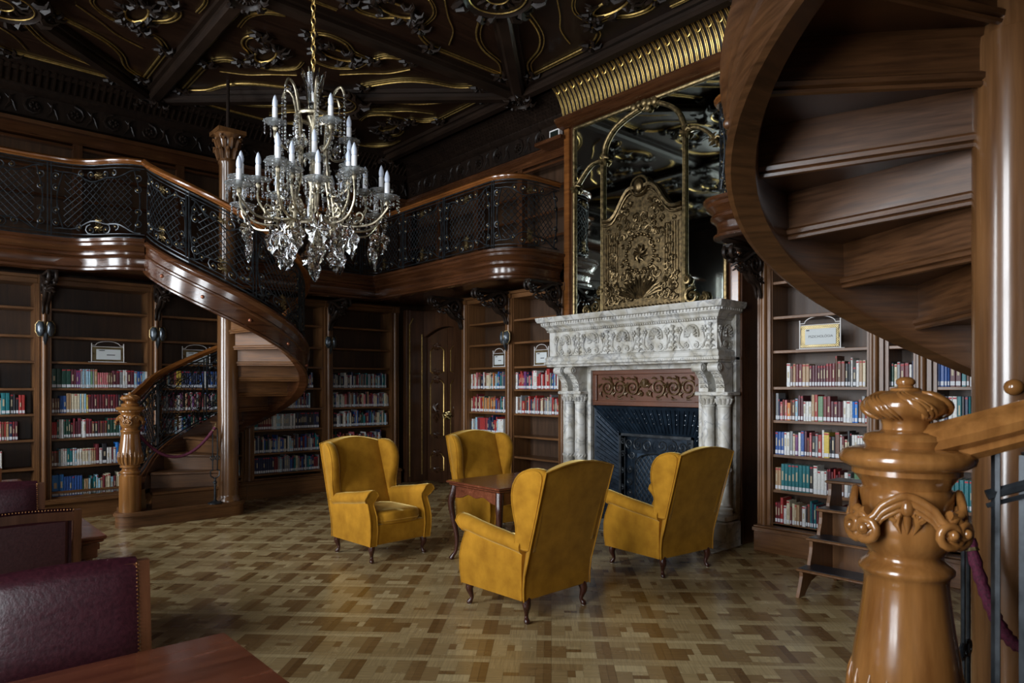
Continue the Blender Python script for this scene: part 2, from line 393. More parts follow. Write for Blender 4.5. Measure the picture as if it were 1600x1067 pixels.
def motif(P, Q, Rr, seed):
    P, Q, Rr = V(P), V(Q), V(Rr); z = ZC-.012
    def M(u, v): 
        p = P+(Q-P)*u+(Rr-P)*v; return V((p.x, p.y, z))
    g = MB(); d = MB()
    def line(pts, k=6, r=.011, dbl=.045):
        c = cr([(a, b, 0) for a, b in pts], k); w = [M(p.x, p.y) for p in c]
        g.tube(w, r, 5)
        if dbl:
            o = []
            for i in range(len(w)):
                t = (w[min(i+1, len(w)-1)]-w[max(i-1, 0)]).normalized(); o.append(w[i]+V((-t.y, t.x, 0))*dbl)
            g.tube(o, r*.7, 4)
    for sw in (0, 1):
        S = (lambda a: [(q, p) for p, q in a]) if sw else (lambda a: a)
        line(S([(.86, .065), (.70, .065), (.56, .065)]), 2)
        line(S([(.56, .065), (.50, .10), (.47, .15), (.40, .15), (.35, .11), (.29, .10), (.24, .13)]), 5)
        line(S([(.86, .065), (.80, .13), (.70, .17), (.62, .24), (.55, .37)]), 5)
        line(S([(.47, .15), (.46, .24), (.40, .30), (.33, .30)]), 5, .008, .03)
        line(S([(.24, .06), (.16, .06), (.10, .09), (.07, .14)]), 5, .008, .03)
        line(S([(.60, .12), (.56, .20), (.50, .26), (.44, .33)]), 5, .008, 0)
        for u, v in S([(.86, .065), (.56, .065), (.24, .13), (.47, .15), (.55, .37)]):
            q = M(u, v); g.ell(q+V((0, 0, -.012)), .028, .028, .02, 7, 4)
            for k in range(5):
                a = k*1.3+seed; leaf(d, q, a, .13, .030)
        for u, v in S([(.36, .19)]):
            q = M(u, v); ax = .21; e = (Q-P).normalized() if not sw else (Rr-P).normalized(); n = V((-e.y, e.x))
            ring = [q+V((e.x*ax*cos(t)+n.x*.10*sin(t), e.y*ax*cos(t)+n.y*.10*sin(t), -.01)) for t in [2*pi*k/20 for k in range(20)]]
            g.tube(ring, .013, 5, closed=True)
            ring2 = [q+(p-q)*1.28 for p in ring]
            for k, p in enumerate(ring2):
                a = atan2(p.y-q.y, p.x-q.x); leaf(d, q+(p-q)*.85, a+(.9 if k % 2 else -.5), .11+.05*((k*7) % 3)/2, .026)
                if k % 3 == 0: leaf(d, q+(p-q)*1.1, a+1.6, .15, .030)
    g.build('gilt_moulding', GILT, cl); d.build('carved_foliage', W_dark, cl)
for i, (p, q, r) in enumerate(tris): motif(p, q, r, i)
# carved medallions and bosses on the beam crossings
def medallion(x, y, rad, gold=True):
    d = MB(); z = ZC-.12
    d.lathe([(rad*1.25, .02), (rad*1.28, -.02), (rad*1.1, -.05), (rad*1.0, -.02), (rad*.9, -.01), (rad*.25, -.012), (.001, -.05)], (x, y, z), 28)
    for k in range(14):
        a = 2*pi*k/14; leaf(d, V((x+rad*.4*cos(a), y+rad*.4*sin(a), z)), a, rad*.45, rad*.07, -.025); 0 and d.ell((x+rad*.62*cos(a), y+rad*.62*sin(a), z-.02), rad*.13, rad*.13, .04, 6, 4)
        leaf(d, V((x+rad*1.05*cos(a), y+rad*1.05*sin(a), z-.01)), a+.5*(-1)**k, rad*.5+.03, rad*.09+.012, -.04)
    o = d.build('medallion', W_ceil2, cl)
    if gold:
        g = MB(); 
        for q in (.92, .36): g.tube([(x+rad*q*cos(t), y+rad*q*sin(t), z-.03) for t in [2*pi*k/28 for k in range(28)]], .008, 5, closed=True)
        g.build('gilt_ring', GILT, o)
for i in range(2):
    for j in range(3):
        medallion((XS[i]+XS[i+1])/2, (YS[j]+YS[j+1])/2, .30)
for x in XS:
    for y in YS: medallion(x, y, .13, False)

# carved frieze, dentils and cove around the top of the walls
def frieze(a, b, name, dots):
    a = V((*a, 0)); b = V((*b, 0)); L = (b-a).length; t = (b-a)/L; n = V((t.y, -t.x, 0))   # n points into the room
    P = lambda s, o, z: a+t*s+n*o+V((0, 0, z))
    m = MB()
    m.sweep([(0, 4.80), (.10, 4.80), (.13, 4.84), (.09, 4.87), (.06, 4.90), (.06, 5.16), (.10, 5.18), (.14, 5.22), (.14, 5.24), (.18, 5.26), (.30, 5.36), (.42, 5.40), (.42, ZC), (0, ZC)], [tuple(a), tuple(b)])
    o = m.build(name, W_dark, sharp=30); structure(o, 'dark carved frieze below the coffered ceiling', 'cornice')
    MB().sweep([(0, 4.78), (.16, 4.79), (.18, 4.83), (.13, 4.845), (0, 4.85)], [tuple(a), tuple(b)]).build('moulding', W_red, o)
    d = MB(); k = int(L/.42)
    for i in range(k):
        s = (i+.5)*L/k; hd = 1 if i % 2 else -1
        d.tube([P(s+u, .065, 5.03+w) for u, w in spiral2(0, 0, .115, pi/2, 1.7, hd, 14)], [.020-.0007*q for q in range(15)], 5)
        for q in range(6):
            an = q*pi/3+i; d.ell(P(s+.035*cos(an), .08, 5.03+.035*sin(an)), .02, .02, .02, 5, 3)
        d.tube([P(s+.19+u, .065, 5.03+w) for u, w in ((-.06, -.1), (0, -.02), (.0, .06), (.05, .10))], [.008, .022, .02, .004], 5)
        d.tube([P(s+.19+u, .065, 5.03+w) for u, w in ((.06, -.1), (.03, 0), (-.05, .08))], [.006, .02, .004], 5)
    d.build('carved_scrolls', W_dark, o)
    e = MB()
    if dots:
        for r in range(7):
            oo = .15+.04*r; zz = 5.235+.026*r
            for i in range(int(L/.06)):
                e.ell(P(i*.06+.03*(r % 2), oo, zz), .012, .012, .008, 4, 2)
        e.build('beading', W_ceil2, o)['kind'] = 'stuff'
    else:
        for i in range(int(L/.075)):
            p = P(i*.075, .0, 0); 
            e.tube([P(i*.075, .17, 5.235), P(i*.075, .26, 5.31), P(i*.075, .38, 5.385)], .013, 4)
        e.build('dentils', W_ceil2, o)['kind'] = 'stuff'
    return o
frieze((XL, YB-.03), (XW-.3, YB-.03), 'trim_1', False)
frieze((XW-.15, YB), (XW-.15, 6.12), 'trim_2', True)
frieze((XW-.15, 3.44), (XW-.15, YF), 'trim_3', True)

# gilt striped cove over the mirror
o = None
Y0, Y1 = 3.44, 6.12
def covept(t, y):   # quarter curve from wall (6.33, 4.99) out to the ceiling edge
    return (6.33-.42*(1-cos(t*pi/2)), y, 4.99+.45*sin(t*pi/2))
m = MB(); secs = [[covept(k/8, y) for k in range(9)]+[(6.45, y, 5.44), (6.45, y, 4.99)] for y in (Y0, Y1)]
m.loft(secs); cv = m.build('trim_4', W_dark, sharp=50); structure(cv, 'cove over the mirror with ranks of gilt stripes', 'cove')
m = MB(); n = 21
for i in range(n):
    yc = Y0+(i+.5)*(Y1-Y0)/n
    for dy in (-.042, -.022, .022, .042):
        m.tube([V(covept(k/8, yc+dy))+V((-.008, 0, 0)) for k in range(9)], .0075, 4)
    for k in (0, 8): pass
    for tt in (.55,): 
        q = V(covept(tt, yc)); m.tube([q+V((-.012, .03*cos(a), .035*sin(a))) for a in [2*pi*j/10 for j in range(10)]], .007, 4, closed=True)
    q0 = covept(.97, yc); m.tube([V((q0[0], yc+.042*cos(a), q0[2]-.02+.03*sin(a))) for a in [pi*j/6 for j in range(7)]], .007, 4)
m.build('gilt_stripes', GILT, cv)

# chimney breast and its cornice
cb = MB().box(6.35, XW-.001, 5.56, 6.12, 0, 4.99).box(6.35, XW-.001, 3.62, 3.99, 0, 4.99).box(6.35, XW-.001, 3.99, 5.56, 1.40, 4.99).build('trim_5', W_redv, smooth=False); structure(cb, 'wood-clad chimney breast behind the mirror', 'chimney breast')
MB().sweep([(0, 0), (.10, .02), (.16, .08), (.16, .11), (0, .11)], [(6.35, 6.14, 4.90), (6.35, 3.60, 4.90)]).build('moulding', W_red, cb)
for y in (6.03, 3.66):
    MB().rbox(6.31, 6.36, y-.03, y+.06, 2.4, 4.9, .01).build('stile', W_rail, cb)

# upper wall panelling on the gallery
def panels(a, b, name, n):
    a = V((*a, 0)); b = V((*b, 0)); L = (b-a).length; t = (b-a)/L; nn = V((t.y, -t.x, 0))
    P = lambda s, o, z: a+t*s+nn*o+V((0, 0, z))
    def bar(m, s0, s1, z0, z1, o0=0, o1=.05):
        q = [P(s0, o0, z0), P(s1, o0, z0), P(s1, o1, z0), P(s0, o1, z0)]
        m.loft([q, [p+V((0, 0, z1-z0)) for p in q]])
    root = MB(); 
    for k in range(n+1):
        s = L*k/n; bar(root, max(0, s-.05), min(L, s+.05), 3.28, 4.8, 0, .10)
    o = root.build(name, W_redv, smooth=False); structure(o, 'dark wood panelling of the gallery wall', 'panelling')
    m = MB()
    for z in (3.30, 3.62, 3.95, 4.28, 4.60): bar(m, 0, L, z, z+.03, 0, .09)
    bar(m, 0, L, 4.66, 4.80, 0, .11)
    m.build('rail', W_red, o, smooth=False)
panels((XL, YB-.02), (XW-.3, YB-.02), 'trim_6', 7)
panels((XW-.2, YB-.1), (XW-.2, 6.14), 'trim_7', 4)
panels((XW-.2, 3.42), (XW-.2, YF), 'trim_8', 4)

# ------------------------------------------------------------------ wrought iron railing panels on any surface map
def rail_panel(mp, Ln, Hh, parent, gild=True):
    """mp(s, v) -> 3D point; s along 0..Ln, v up 0..Hh"""
    g = MB(); q = MB()
    def T(pts, r=.006, n=4, m=g): m.tube([mp(s, v) for s, v in pts], r, n)
    def seg(s0, v0, s1, v1, r=.006, k=None):
        k = k or max(2, int(abs(s1-s0)/.12)+1)
        T([(s0+(s1-s0)*i/k, v0+(v1-v0)*i/k) for i in range(k+1)], r)
    seg(0, 0, Ln, 0, .011); seg(0, .045, Ln, .045, .006); seg(0, Hh, Ln, Hh, .011); seg(0, Hh-.04, Ln, Hh-.04, .006)
    for s in (0, .035): seg(s, 0, s, Hh, .009)
    lo = lambda s: .07+.10*(1-cos(2*pi*(s/Ln)))/2*1.2+.02*sin(6*pi*s/Ln)
    hi = lambda s: Hh-.07-.11*(1-cos(2*pi*(s/Ln)))/2-.02*sin(6*pi*s/Ln)
    a, b = .14*Ln, .90*Ln
    K = 18
    T([(Ln*.06+(Ln*.9)*i/K, lo(Ln*.06+Ln*.9*i/K)) for i in range(K+1)], .009)
    T([(Ln*.06+(Ln*.9)*i/K, hi(Ln*.06+Ln*.9*i/K)) for i in range(K+1)], .009)
    for s, sg in ((a, 1), (b, -1)):
        T([(s-sg*.03*sin(pi*i/10)*2, lo(s)+(hi(s)-lo(s))*i/10) for i in range(11)], .009)
    c = .078; nd = int((Ln+Hh)/c)+2
    for sgn in (1, -1):
        for k in range(-nd, nd):
            run = []
            N = int(Hh/.04)
            for i in range(N+1):
                v = Hh*i/N; s = k*c+sgn*v*.95
                ok = a < s < b and lo(s) < v < hi(s)
                if ok: run.append((s, v))
                if (not ok or i == N) and run:
                    if len(run) > 1: T([run[0], run[len(run)//2], run[-1]] if len(run) > 2 else run, .0052)
                    run = []
    def sp(s, v, r, a0, tr, hd, gil=True):
        T(spiral2(s, v, r, a0, tr, hd, 11), .008)
        if gild and gil: q.ell(mp(s, v), .014, .014, .014, 6, 4)
    mid = Ln/2
    for sg in (-1, 1):
        sp(mid+sg*.10, .10, .065, pi/2, 1.4, -sg); sp(mid+sg*.22, .13, .045, -pi/2, 1.3, sg)
        sp(mid+sg*.09, Hh-.11, .05, -pi/2, 1.4, sg); sp(mid+sg*.20, Hh-.10, .038, pi/2, 1.3, -sg)
    for s, sg in ((.085, 1), (Ln-.07, -1)):
        for v, hd in ((.16, 1), (Hh*.36, -1), (Hh*.66, 1), (Hh-.15, -1)):
            sp(s, v, .045, pi/2*hd, 1.4, hd*sg)
    rnd = random.Random(int(Ln*100))
    for cs, cv in ((mid, .12), (mid, Hh-.12), (mid, .20)):
        for k in range(7):
            an = k*.9; 
            q.tube([mp(cs, cv), mp(cs+.035*cos(an), cv+.03*sin(an)), mp(cs+.06*cos(an+.4), cv+.055*sin(an+.4))], [.006, .010, .002], 4)
    o = g.build('railing_panel', IRON, parent, sharp=60)
    q.build('gilt_ornament', GILTD, o)['kind'] = 'stuff'
    return o
def pathmap(path, z0):
    P = [V(p) for p in path]; cum = [0]
    for i in range(1, len(P)): cum.append(cum[-1]+(P[i]-P[i-1]).length)
    def at(s):
        s = max(0, min(cum[-1], s))
        for i in range(1, len(P)):
            if s <= cum[i] or i == len(P)-1:
                t = (s-cum[i-1])/max(1e-6, cum[i]-cum[i-1]); return P[i-1]+(P[i]-P[i-1])*t
    return at, cum[-1]

ZG = 3.30
FASC = [(-.02, -.36), (.0, -.36), (.05, -.345), (.05, -.32), (.02, -.30), (.015, -.26), (.03, -.21), (.075, -.175), (.075, -.15), (.06, -.13), (.075, -.11), (.115, -.075), (.115, -.045), (.14, -.03), (.14, 0), (-.02, 0)]
HAND = [(-.024, -.004), (.024, -.004), (.034, .006), (.030, .016), (.044, .024), (.048, .038), (.040, .052), (.022, .060), (.014, .068), (-.014, .068), (-.022, .060), (-.040, .052), (-.048, .038), (-.044, .024), (-.030, .016), (-.034, .006)]
def arc(cx, cy, r, a0, a1, n, z=ZG): return [(cx+r*cos(R(a0+(a1-a0)*i/n)), cy+r*sin(R(a0+(a1-a0)*i/n)), z) for i in range(n+1)]
def gallery(name, label, runs, slabs, loc):
    g = thing(name, label, 'gallery', loc)
    for path, npan, s0, extra in runs:
        path = [V(p) for p in path]
        MB().sweep(FASC, path).build('fascia', W_red, g, sharp=28)
        inner = path
        at, L = pathmap([(p.x, p.y, 0) for p in path], 0)
        step = (L-s0)/npan
        hp = [tuple(V((p.x, p.y, ZG+.885))) for p in path]
        MB().sweep(HAND, hp).build('handrail', W_rail, g, sharp=40)
        # offset the ironwork to the middle of the moulded edge
        for k in range(npan):
            a = s0+step*k
            rail_panel(lambda s, v, a=a: at(a+s)+V((0, 0, ZG+.03+v)), step, .85, g)
    for i, (poly) in enumerate(slabs):
        MB().prism(poly, 'z', 3.0, ZG-.006).build('gallery_floor', W_red, g, smooth=False)
    return g
bulge = cr([(1.05, 9.35, ZG), (1.45, 9.30, ZG), (1.66, 9.16, ZG), (1.80, 8.98, ZG), (1.95, 8.85, ZG), (2.10, 8.80, ZG)], 4)
gl = gallery('gallery', 'dark wooden gallery with iron railing along the bookcase wall, left of the mirror', [
    ([(-1.98, 9.35, ZG), (-.5, 9.35, ZG)]+[tuple(p) for p in bulge], 4, 0, 0),
    ([(3.17, 9.35, ZG), (5.50, 9.35, ZG), (5.50, 6.60, ZG)]+arc(5.9, 6.6, .40, 180, 270, 6)[1:]+[(6.34, 6.20, ZG)], 6, 0, 0)],
    [[(-1.98, 9.37), (6.58, 9.37), (6.58, 10.08), (-1.98, 10.08)], [(5.53, 6.6), (5.9, 6.25), (6.58, 6.25), (6.58, 9.37), (5.53, 9.37)],
     [(1.1, 9.37), (1.66, 9.2), (2.08, 8.85), (2.6, 8.85), (2.9, 9.37)]], (0, 9.4, ZG))
gr = gallery('gallery', 'short stretch of wooden gallery to the right of the mirror, behind the near staircase', [
    ([(6.34, 3.45, ZG), (5.70, 3.45, ZG)]+arc(5.70, 3.25, .20, 90, 180, 5)[1:]+[(5.50, .5, ZG)], 4, 0, 0)],
    [[(5.53, 3.25), (5.7, 3.42), (6.58, 3.42), (6.58, .0), (5.53, .0)]], (6, 2, ZG))

# carved brackets below the galleries
def bracket(name, x, y, nx, ny, label):
    """nx,ny: outward direction"""
    t = thing(name, label, 'bracket', (x, y, 2.94), 'carved gallery brackets')
    m = MB(); n = V((nx, ny, 0)); s = V((-ny, nx, 0))
    P = lambda d, z, o=0: V((x, y, 2.93))+n*d+s*o+V((0, 0, z))
    for o in (-.035, .035):
        m.tube([P(d, z, o) for d, z in spiral2(.17, -.14, .115, pi/2, 1.6, 1, 20)], [.026-.0009*i for i in range(21)], 6)
        m.tube([P(d, z, o) for d, z in spiral2(.56, -.075, .062, pi/2, 1.5, -1, 16)], [.022-.0009*i for i in range(17)], 6)
        m.tube([P(d, z, o) for d, z in cr([(.50, -.12, 0), (.40, -.10, 0), (.30, -.04, 0), (.17, -.02, 0)], 5) for d, z in [(d, z)]] if False else
               [P(p.x, p.y, o) for p in cr([(.52, -.13, 0), (.42, -.13, 0), (.33, -.09, 0), (.22, -.035, 0), (.12, -.03, 0)], 4)], [.012]+[.028]*15+[.012], 6)
        m.tube([P(p.x, p.y, o*.6) for p in cr([(.30, -.16, 0), (.20, -.27, 0), (.08, -.33, 0), (.03, -.46, 0)], 4)], [.012]+[.030]*5+[.024]*3+[.018]*3+[.008], 6)
    rnd = random.Random(5)
    for k in range(26):
        d = rnd.random()*.55; z = -.05-.25*rnd.random()*(1-d)-.03
        a = rnd.random()*6.28
        m.tube([P(d, z, .05*rnd.choice((-1, 1))), P(d+.035*cos(a), z+.035*sin(a), .03), P(d+.06*cos(a+.6), z+.06*sin(a+.6), 0)], [.008, .018, .004], 5)
    m.box(x-.01, x+.01, y-.01, y+.01, 2.9, 2.94)
    bb = MB(); 
    q = [P(0, .0, -.05), P(.60, .0, -.05), P(.60, .0, .05), P(0, .0, .05)]
    bb.loft([q, [p+V((0, 0, -.03)) for p in q]])
    m.build('carving', W_dark, t, sharp=60); bb.build('bracket_arm', W_dark, t, smooth=False)
    return t
# ------------------------------------------------------------------ bookcases
XBK = [-1.19, .03, 1.26, 2.485, 3.71, 4.94, 6.14]           # pilaster centres along the back wall
SHL = [.335, .636, .976, 1.284, 1.59, 1.915, 2.22, 2.555]
SHR = [.335, .64, .93, 1.237, 1.575, 1.89, 2.23, 2.546]
SHN = [.275, .60, .945, 1.28, 1.605, 1.958, 2.29, 2.63]
PW = .055
def bookcase(label, org, du, dn, width, shelves, depth=.34, pil=(1, 1), group=None, first_gap=True):
    """org: floor point at the left end of the front plane; du: direction along the case; dn: direction into the wall"""
    t = thing('bookcase', label, 'bookcase', org, group)
    O = V(org); du = V(du); dn = V(dn)
    def bar(m, s0, s1, d0, d1, z0, z1):
        q = [O+du*s0+dn*d0, O+du*s1+dn*d0, O+du*s1+dn*d1, O+du*s0+dn*d1]
        m.loft([[p+V((0, 0, z0)) for p in q], [p+V((0, 0, z1)) for p in q]])
    e0 = -.068 if pil[0] else .068; e1 = width+(.068 if pil[1] else -.068)
    if pil[0] == 0 and first_gap: e0 = .068
    if not pil[0] and not first_gap: e0 = 0
    e0 += .001; e1 -= .001
    m = MB(); bar(m, e0, e1, -.10, depth, 0, .20); bar(m, e0, e1, -.135, depth, .20, .235); bar(m, e0, e1, -.11, depth, .235, .25)
    m.build('plinth', W_caseh, t, smooth=False, bevel=.004)
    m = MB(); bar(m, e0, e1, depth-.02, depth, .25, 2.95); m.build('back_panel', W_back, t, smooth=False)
    for s in (.045, e1-.03 if not pil[1] else width-.075):
        if not pil[0] and s == .045: s = .07
        m = MB(); bar(m, s, s+.03, .0, depth-.02, .25, 2.84); m.build('side_panel', W_case, t, smooth=False)
    for z in [.27]+shelves:
        m = MB(); bar(m, .075, width-.075, .012, depth-.02, z-.028, z); m.build('shelf', W_caseh, t, smooth=False, bevel=.003)
    m = MB(); bar(m, e0, e1, -.02, depth-.02, 2.84, 2.9); bar(m, e0, e1, -.05, depth-.02, 2.9, 2.94); m.build('top_rail', W_caseh, t, smooth=False, bevel=.004)
    for i, s in enumerate((0, width)):
        if not pil[i]: continue
        m = MB()
        c = O+du*s
        # rounded pilaster with two flanking fillets
        prof = []
        for k in range(9):
            a = pi*k/8; prof.append(c+du*(-cos(a)*.030)-dn*(.018+.034*sin(a)))
        prof += [c+du*.034+dn*.0, c-du*.034+dn*.0]
        m.loft([[p+V((0, 0, .25)) for p in prof], [p+V((0, 0, 2.84)) for p in prof]])
        bar(m, s-PW, s+PW, -.018, .02, .25, 2.84); bar(m, s-PW-.012, s-PW+.004, -.026, .02, .25, 2.84); bar(m, s+PW-.004, s+PW+.012, -.026, .02, .25, 2.84)
        bar(m, s-.065, s+.065, -.06, .02, 2.84, 2.94)
        m.build('pilaster', W_case, t, sharp=50)
    return t
FY = 9.85; FX = 6.35
names = {1: 'tall bookcase at the far left, cut by the picture edge, with few books', 2: 'tall bookcase with the framed sign, left of the far spiral staircase',
         3: 'tall bookcase directly behind the newel and railing of the far staircase', 4: 'tall bookcase just right of the far staircase column',
         5: 'shadowy bookcase in the corner, behind the left armchair', 0: 'bookcase section beyond the left edge of the room view'}
for i in range(0, 6):
    bookcase(names[i], (XBK[i], FY, 0), (1, 0, 0), (0, 1, 0), XBK[i+1]-XBK[i], SHL, pil=(1, 1 if i == 5 else 0), group='bookcases along the back wall')
# left of the fireplace (two bays) and right of it (three bays); seen from the room, left to right is -Y
RB = [8.18, 7.17, 6.13]
bookcase('narrow bookcase between the carved door and the fireplace bay', (FX, RB[0], 0), (0, -1, 0), (1, 0, 0), RB[0]-RB[1], SHR, pil=(1, 0), group='bookcases left of the fireplace')
bookcase('narrow bookcase right against the left side of the marble fireplace', (FX, RB[1], 0), (0, -1, 0), (1, 0, 0), RB[1]-RB[2], SHR, pil=(1, 1), group='bookcases left of the fireplace')
RN = [3.37, 2.34, 1.97, .95, -.05]
bookcase('bookcase right of the marble fireplace, behind the library steps', (FX, RN[0], 0), (0, -1, 0), (1, 0, 0), RN[0]-RN[1], SHN, pil=(1, 1), group='bookcases right of the fireplace')
bookcase('very narrow bookcase seen just above the big newel finial', (FX, RN[1], 0), (0, -1, 0), (1, 0, 0), RN[1]-RN[2], SHN, pil=(0, 1), group='bookcases right of the fireplace')
bookcase('bookcase seen between the big newel and the near staircase column', (FX, RN[2], 0), (0, -1, 0), (1, 0, 0), RN[2]-RN[3], SHN, pil=(0, 1), group='bookcases right of the fireplace')
bookcase('bookcase hidden behind the near staircase column', (FX, RN[3], 0), (0, -1, 0), (1, 0, 0), RN[3]-RN[4], SHN, pil=(0, 1), group='bookcases right of the fireplace')

# brackets and wall lamps on the pilasters
for i, x in enumerate(XBK[1:6]):
    bracket('carved_bracket', x, FY-.04, 0, -1, ['dark carved bracket at the far left end of the gallery', 'dark carved bracket left of the framed shelf sign', 'dark carved bracket right of the framed shelf sign, under the stair stringer', 'dark carved bracket hidden by the spiral staircase', 'dark carved bracket above the left armchair'][i])
for i, y in enumerate([8.2, 7.17, 6.13]):
    bracket('carved_bracket', FX-.04, y, -1, 0, ['dark carved bracket above the rococo door', 'dark carved bracket between the two narrow bookcases', 'dark carved bracket nearest the left side of the mirror'][i])
bracket('carved_bracket', FX-.04, 3.40, -1, 0, 'dark carved bracket below the gallery right of the fireplace')
def wall_lamp(x, y, nx, ny, label):
    t = thing('wall_lamp', label, 'wall lamp', (x, y, 2.29), 'shield-shaped wall lamps on the bookcase pilasters')
    n = V((nx, ny, 0)); s = V((-ny, nx, 0)); c = V((x, y, 2.29))
    for sg in (-1, 1):
        m = MB(); cc = c+n*.07+s*(.05*sg)
        out = [(-.035, .085), (.02, .095), (.052, .05), (.052, -.03), (.02, -.085), (-.02, -.085), (-.045, -.04), (-.045, .04)]
        f = lambda a, z, k, d: cc+(s*sg*.87+n*-.3)*(a*k)+n*d+V((0, 0, z*k))
        m.loft([[f(a, z, .55, -.035) for a, z in out], [f(a, z, 1.0, -.01) for a, z in out], [f(a, z, .9, .015) for a, z in out], [f(a, z, .45, .035) for a, z in out]])
        m.build('shade', LAMPG, t, sharp=50)
        r = MB(); r.tube([f(a, z, 1.03, 0) for a, z in out], .006, 5, closed=True); r.build('rim', GILTD, t)
    m = MB(); m.tube([c+n*.04+V((0, 0, .06)), c+n*.07+V((0, 0, -.06)), c+n*.05+V((0, 0, -.13)), c+n*.03+V((0, 0, -.19))], [.02, .028, .022, .003], 6); m.build('drop', IRON, t)
    m = MB(); m.tube([c, c+n*.06], .018, 6); m.build('mount', IRON, t)
wl_lab = ['shield-shaped twin wall lamp on the pilaster left of the framed shelf sign', 'shield-shaped twin wall lamp on the pilaster right of the framed shelf sign', None, 'shield-shaped twin wall lamp on the pilaster above the left armchair']
for x, lb in zip((XBK[2], XBK[3], XBK[4], XBK[5]), wl_lab):
    if lb: wall_lamp(x, FY-.035, 0, -1, lb)
wall_lamp(FX-.035, RB[1], -1, 0, 'shield-shaped twin wall lamp on the pilaster left of the fireplace')

# ------------------------------------------------------------------ books
PAL = {'red': (.30, .025, .022), 'dark red': (.12, .012, .018), 'maroon': (.075, .012, .022), 'brown': (.11, .045, .025), 'tan': (.34, .22, .12),
       'cream': (.52, .46, .33), 'white': (.58, .58, .56), 'grey': (.20, .21, .22), 'pale blue': (.25, .42, .52), 'blue': (.022, .075, .26),
       'bright blue': (.02, .16, .50), 'navy': (.015, .022, .06), 'teal': (.008, .13, .15), 'dark green': (.010, .05, .035), 'green': (.10, .20, .10), 'black': (.014, .014, .018),
       'purple': (.12, .03, .13), 'orange': (.50, .16, .02), 'yellow': (.52, .38, .05), 'pink': (.42, .12, .13)}
BM = {}
def bmat(k):
    if k not in BM:
        BM[k] = noisy('book_cover_'+k.replace(' ', '_'), PAL[k], tuple(min(1, c*1.35+.004) for c in PAL[k]), .42, 0, (60, 60, 60), rvar=.08)
    return BM[k]
PAGES = plain('book_pages', (.55, .48, .36), .8); REDM = plain('red_sticker', (.40, .02, .03), .5); WLAB = plain('white_sticker', (.66, .68, .72), .55); SPINET = plain('spine_print', (.5, .42, .28), .5)
MIX = ['red', 'dark red', 'maroon', 'brown', 'tan', 'cream', 'white', 'white', 'grey', 'pale blue', 'blue', 'navy', 'teal', 'dark green', 'black', 'purple', 'pink', 'maroon', 'dark red', 'grey', 'cream', 'white']
WARM = ['red', 'dark red', 'maroon', 'maroon', 'brown', 'cream', 'white', 'tan', 'dark red', 'white', 'grey', 'navy', 'black', 'brown', 'orange', 'pink']
COOL = ['navy', 'grey', 'pale blue', 'white', 'dark green', 'brown', 'teal', 'grey', 'black', 'dark red', 'blue', 'cream']
ORD = ['first', 'second', 'third', 'fourth', 'fifth', 'sixth', 'seventh', 'eighth', 'ninth', 'tenth', 'eleventh', 'twelfth', 'thirteenth', 'fourteenth', 'fifteenth', 'sixteenth', 'seventeenth', 'eighteenth', 'nineteenth', 'twentieth']
def ordn(i):
    if i < 20: return ORD[i]
    tens = {2: 'twenty', 3: 'thirty', 4: 'forty'}[(i+1)//10]; u = (i+1) % 10
    return (tens+'-'+ORD[u-1]) if u else {30: 'thirtieth', 40: 'fortieth'}[i+1]
rb = random.Random(11)
ALL = []   # every book as (corner, du, dn, width, height, depth, colour, row id, index)
def row(org, du, dn, z, s0, s1, spec, rid, depth=.16, back=.035, hb=.215, hv=.022):
    """spec: list of (count|None, colours, height or None, width or None)"""
    s = s0; i = 0
    for cnt, cols, hh, ww in spec:
        c = 0
        run_w = ww; run_h = hh
        while s < s1-.012 and (cnt is None or c < cnt):
            w = run_w or rb.choice((.018, .022, .026, .030, .034)); h = run_h or max(.15, min(.262, rb.gauss(hb, hv)))
            col = rb.choice(cols) if isinstance(cols, (list, tuple)) else cols
            if s+w > s1: break
            ALL.append((V(org)+V(du)*s+V((0, 0, z)), V(du), V(dn), w-.0015, h, depth*(.85+.25*rb.random()), col, rid, i, back+(0 if run_h else .012*rb.random())))
            s += w; i += 1; c += 1
        # next run
def bookgeo(m, mats, b, lab=True, red=True, lm=None):
    p, du, dn, w, h, d, col, rid, i, bk = b
    o = p+dn*bk
    def bar(mm, s0, s1, d0, d1, z0, z1, mi):
        q = [o+du*s0+dn*d0, o+du*s1+dn*d0, o+du*s1+dn*d1, o+du*s0+dn*d1]
        mm.loft([[x+V((0, 0, z0)) for x in q], [x+V((0, 0, z1)) for x in q]], m=mi)
    r = min(.004, w*.25)
    # cover with a rounded spine
    q = [o+du*0+dn*r*1.5, o+du*r+dn*.0005, o+du*(w/2)-dn*.001, o+du*(w-r)+dn*.0005, o+du*w+dn*r*1.5, o+du*w+dn*d, o+du*(w-.0025)+dn*d, o+du*(w-.0025)+dn*.01, o+du*.0025+dn*.01, o+du*.0025+dn*d, o+dn*d]
    m.loft([[x for x in q], [x+V((0, 0, h)) for x in q]], m=mats[col])
    bar(m, .0026, w-.0026, .008, d-.006, .003, h-.004, mats['pages'])
    if red and rb.random() < .6: bar(m, -.0004+r, w-r+.0004, -.0022, .004, h-.022, h-.008, mats['redm'])
    if rb.random() < .45 and w > .02: bar(m, w*.3, w*.7, -.0020, .002, h*.38, h*.38+.05+.04*rb.random(), mats['print'])
    if lab: bar(lm or m, r*.8, w-r*.8, -.0030, .004, .010, .010+min(.034, h*.18), 0 if lm else mats['wlab'])
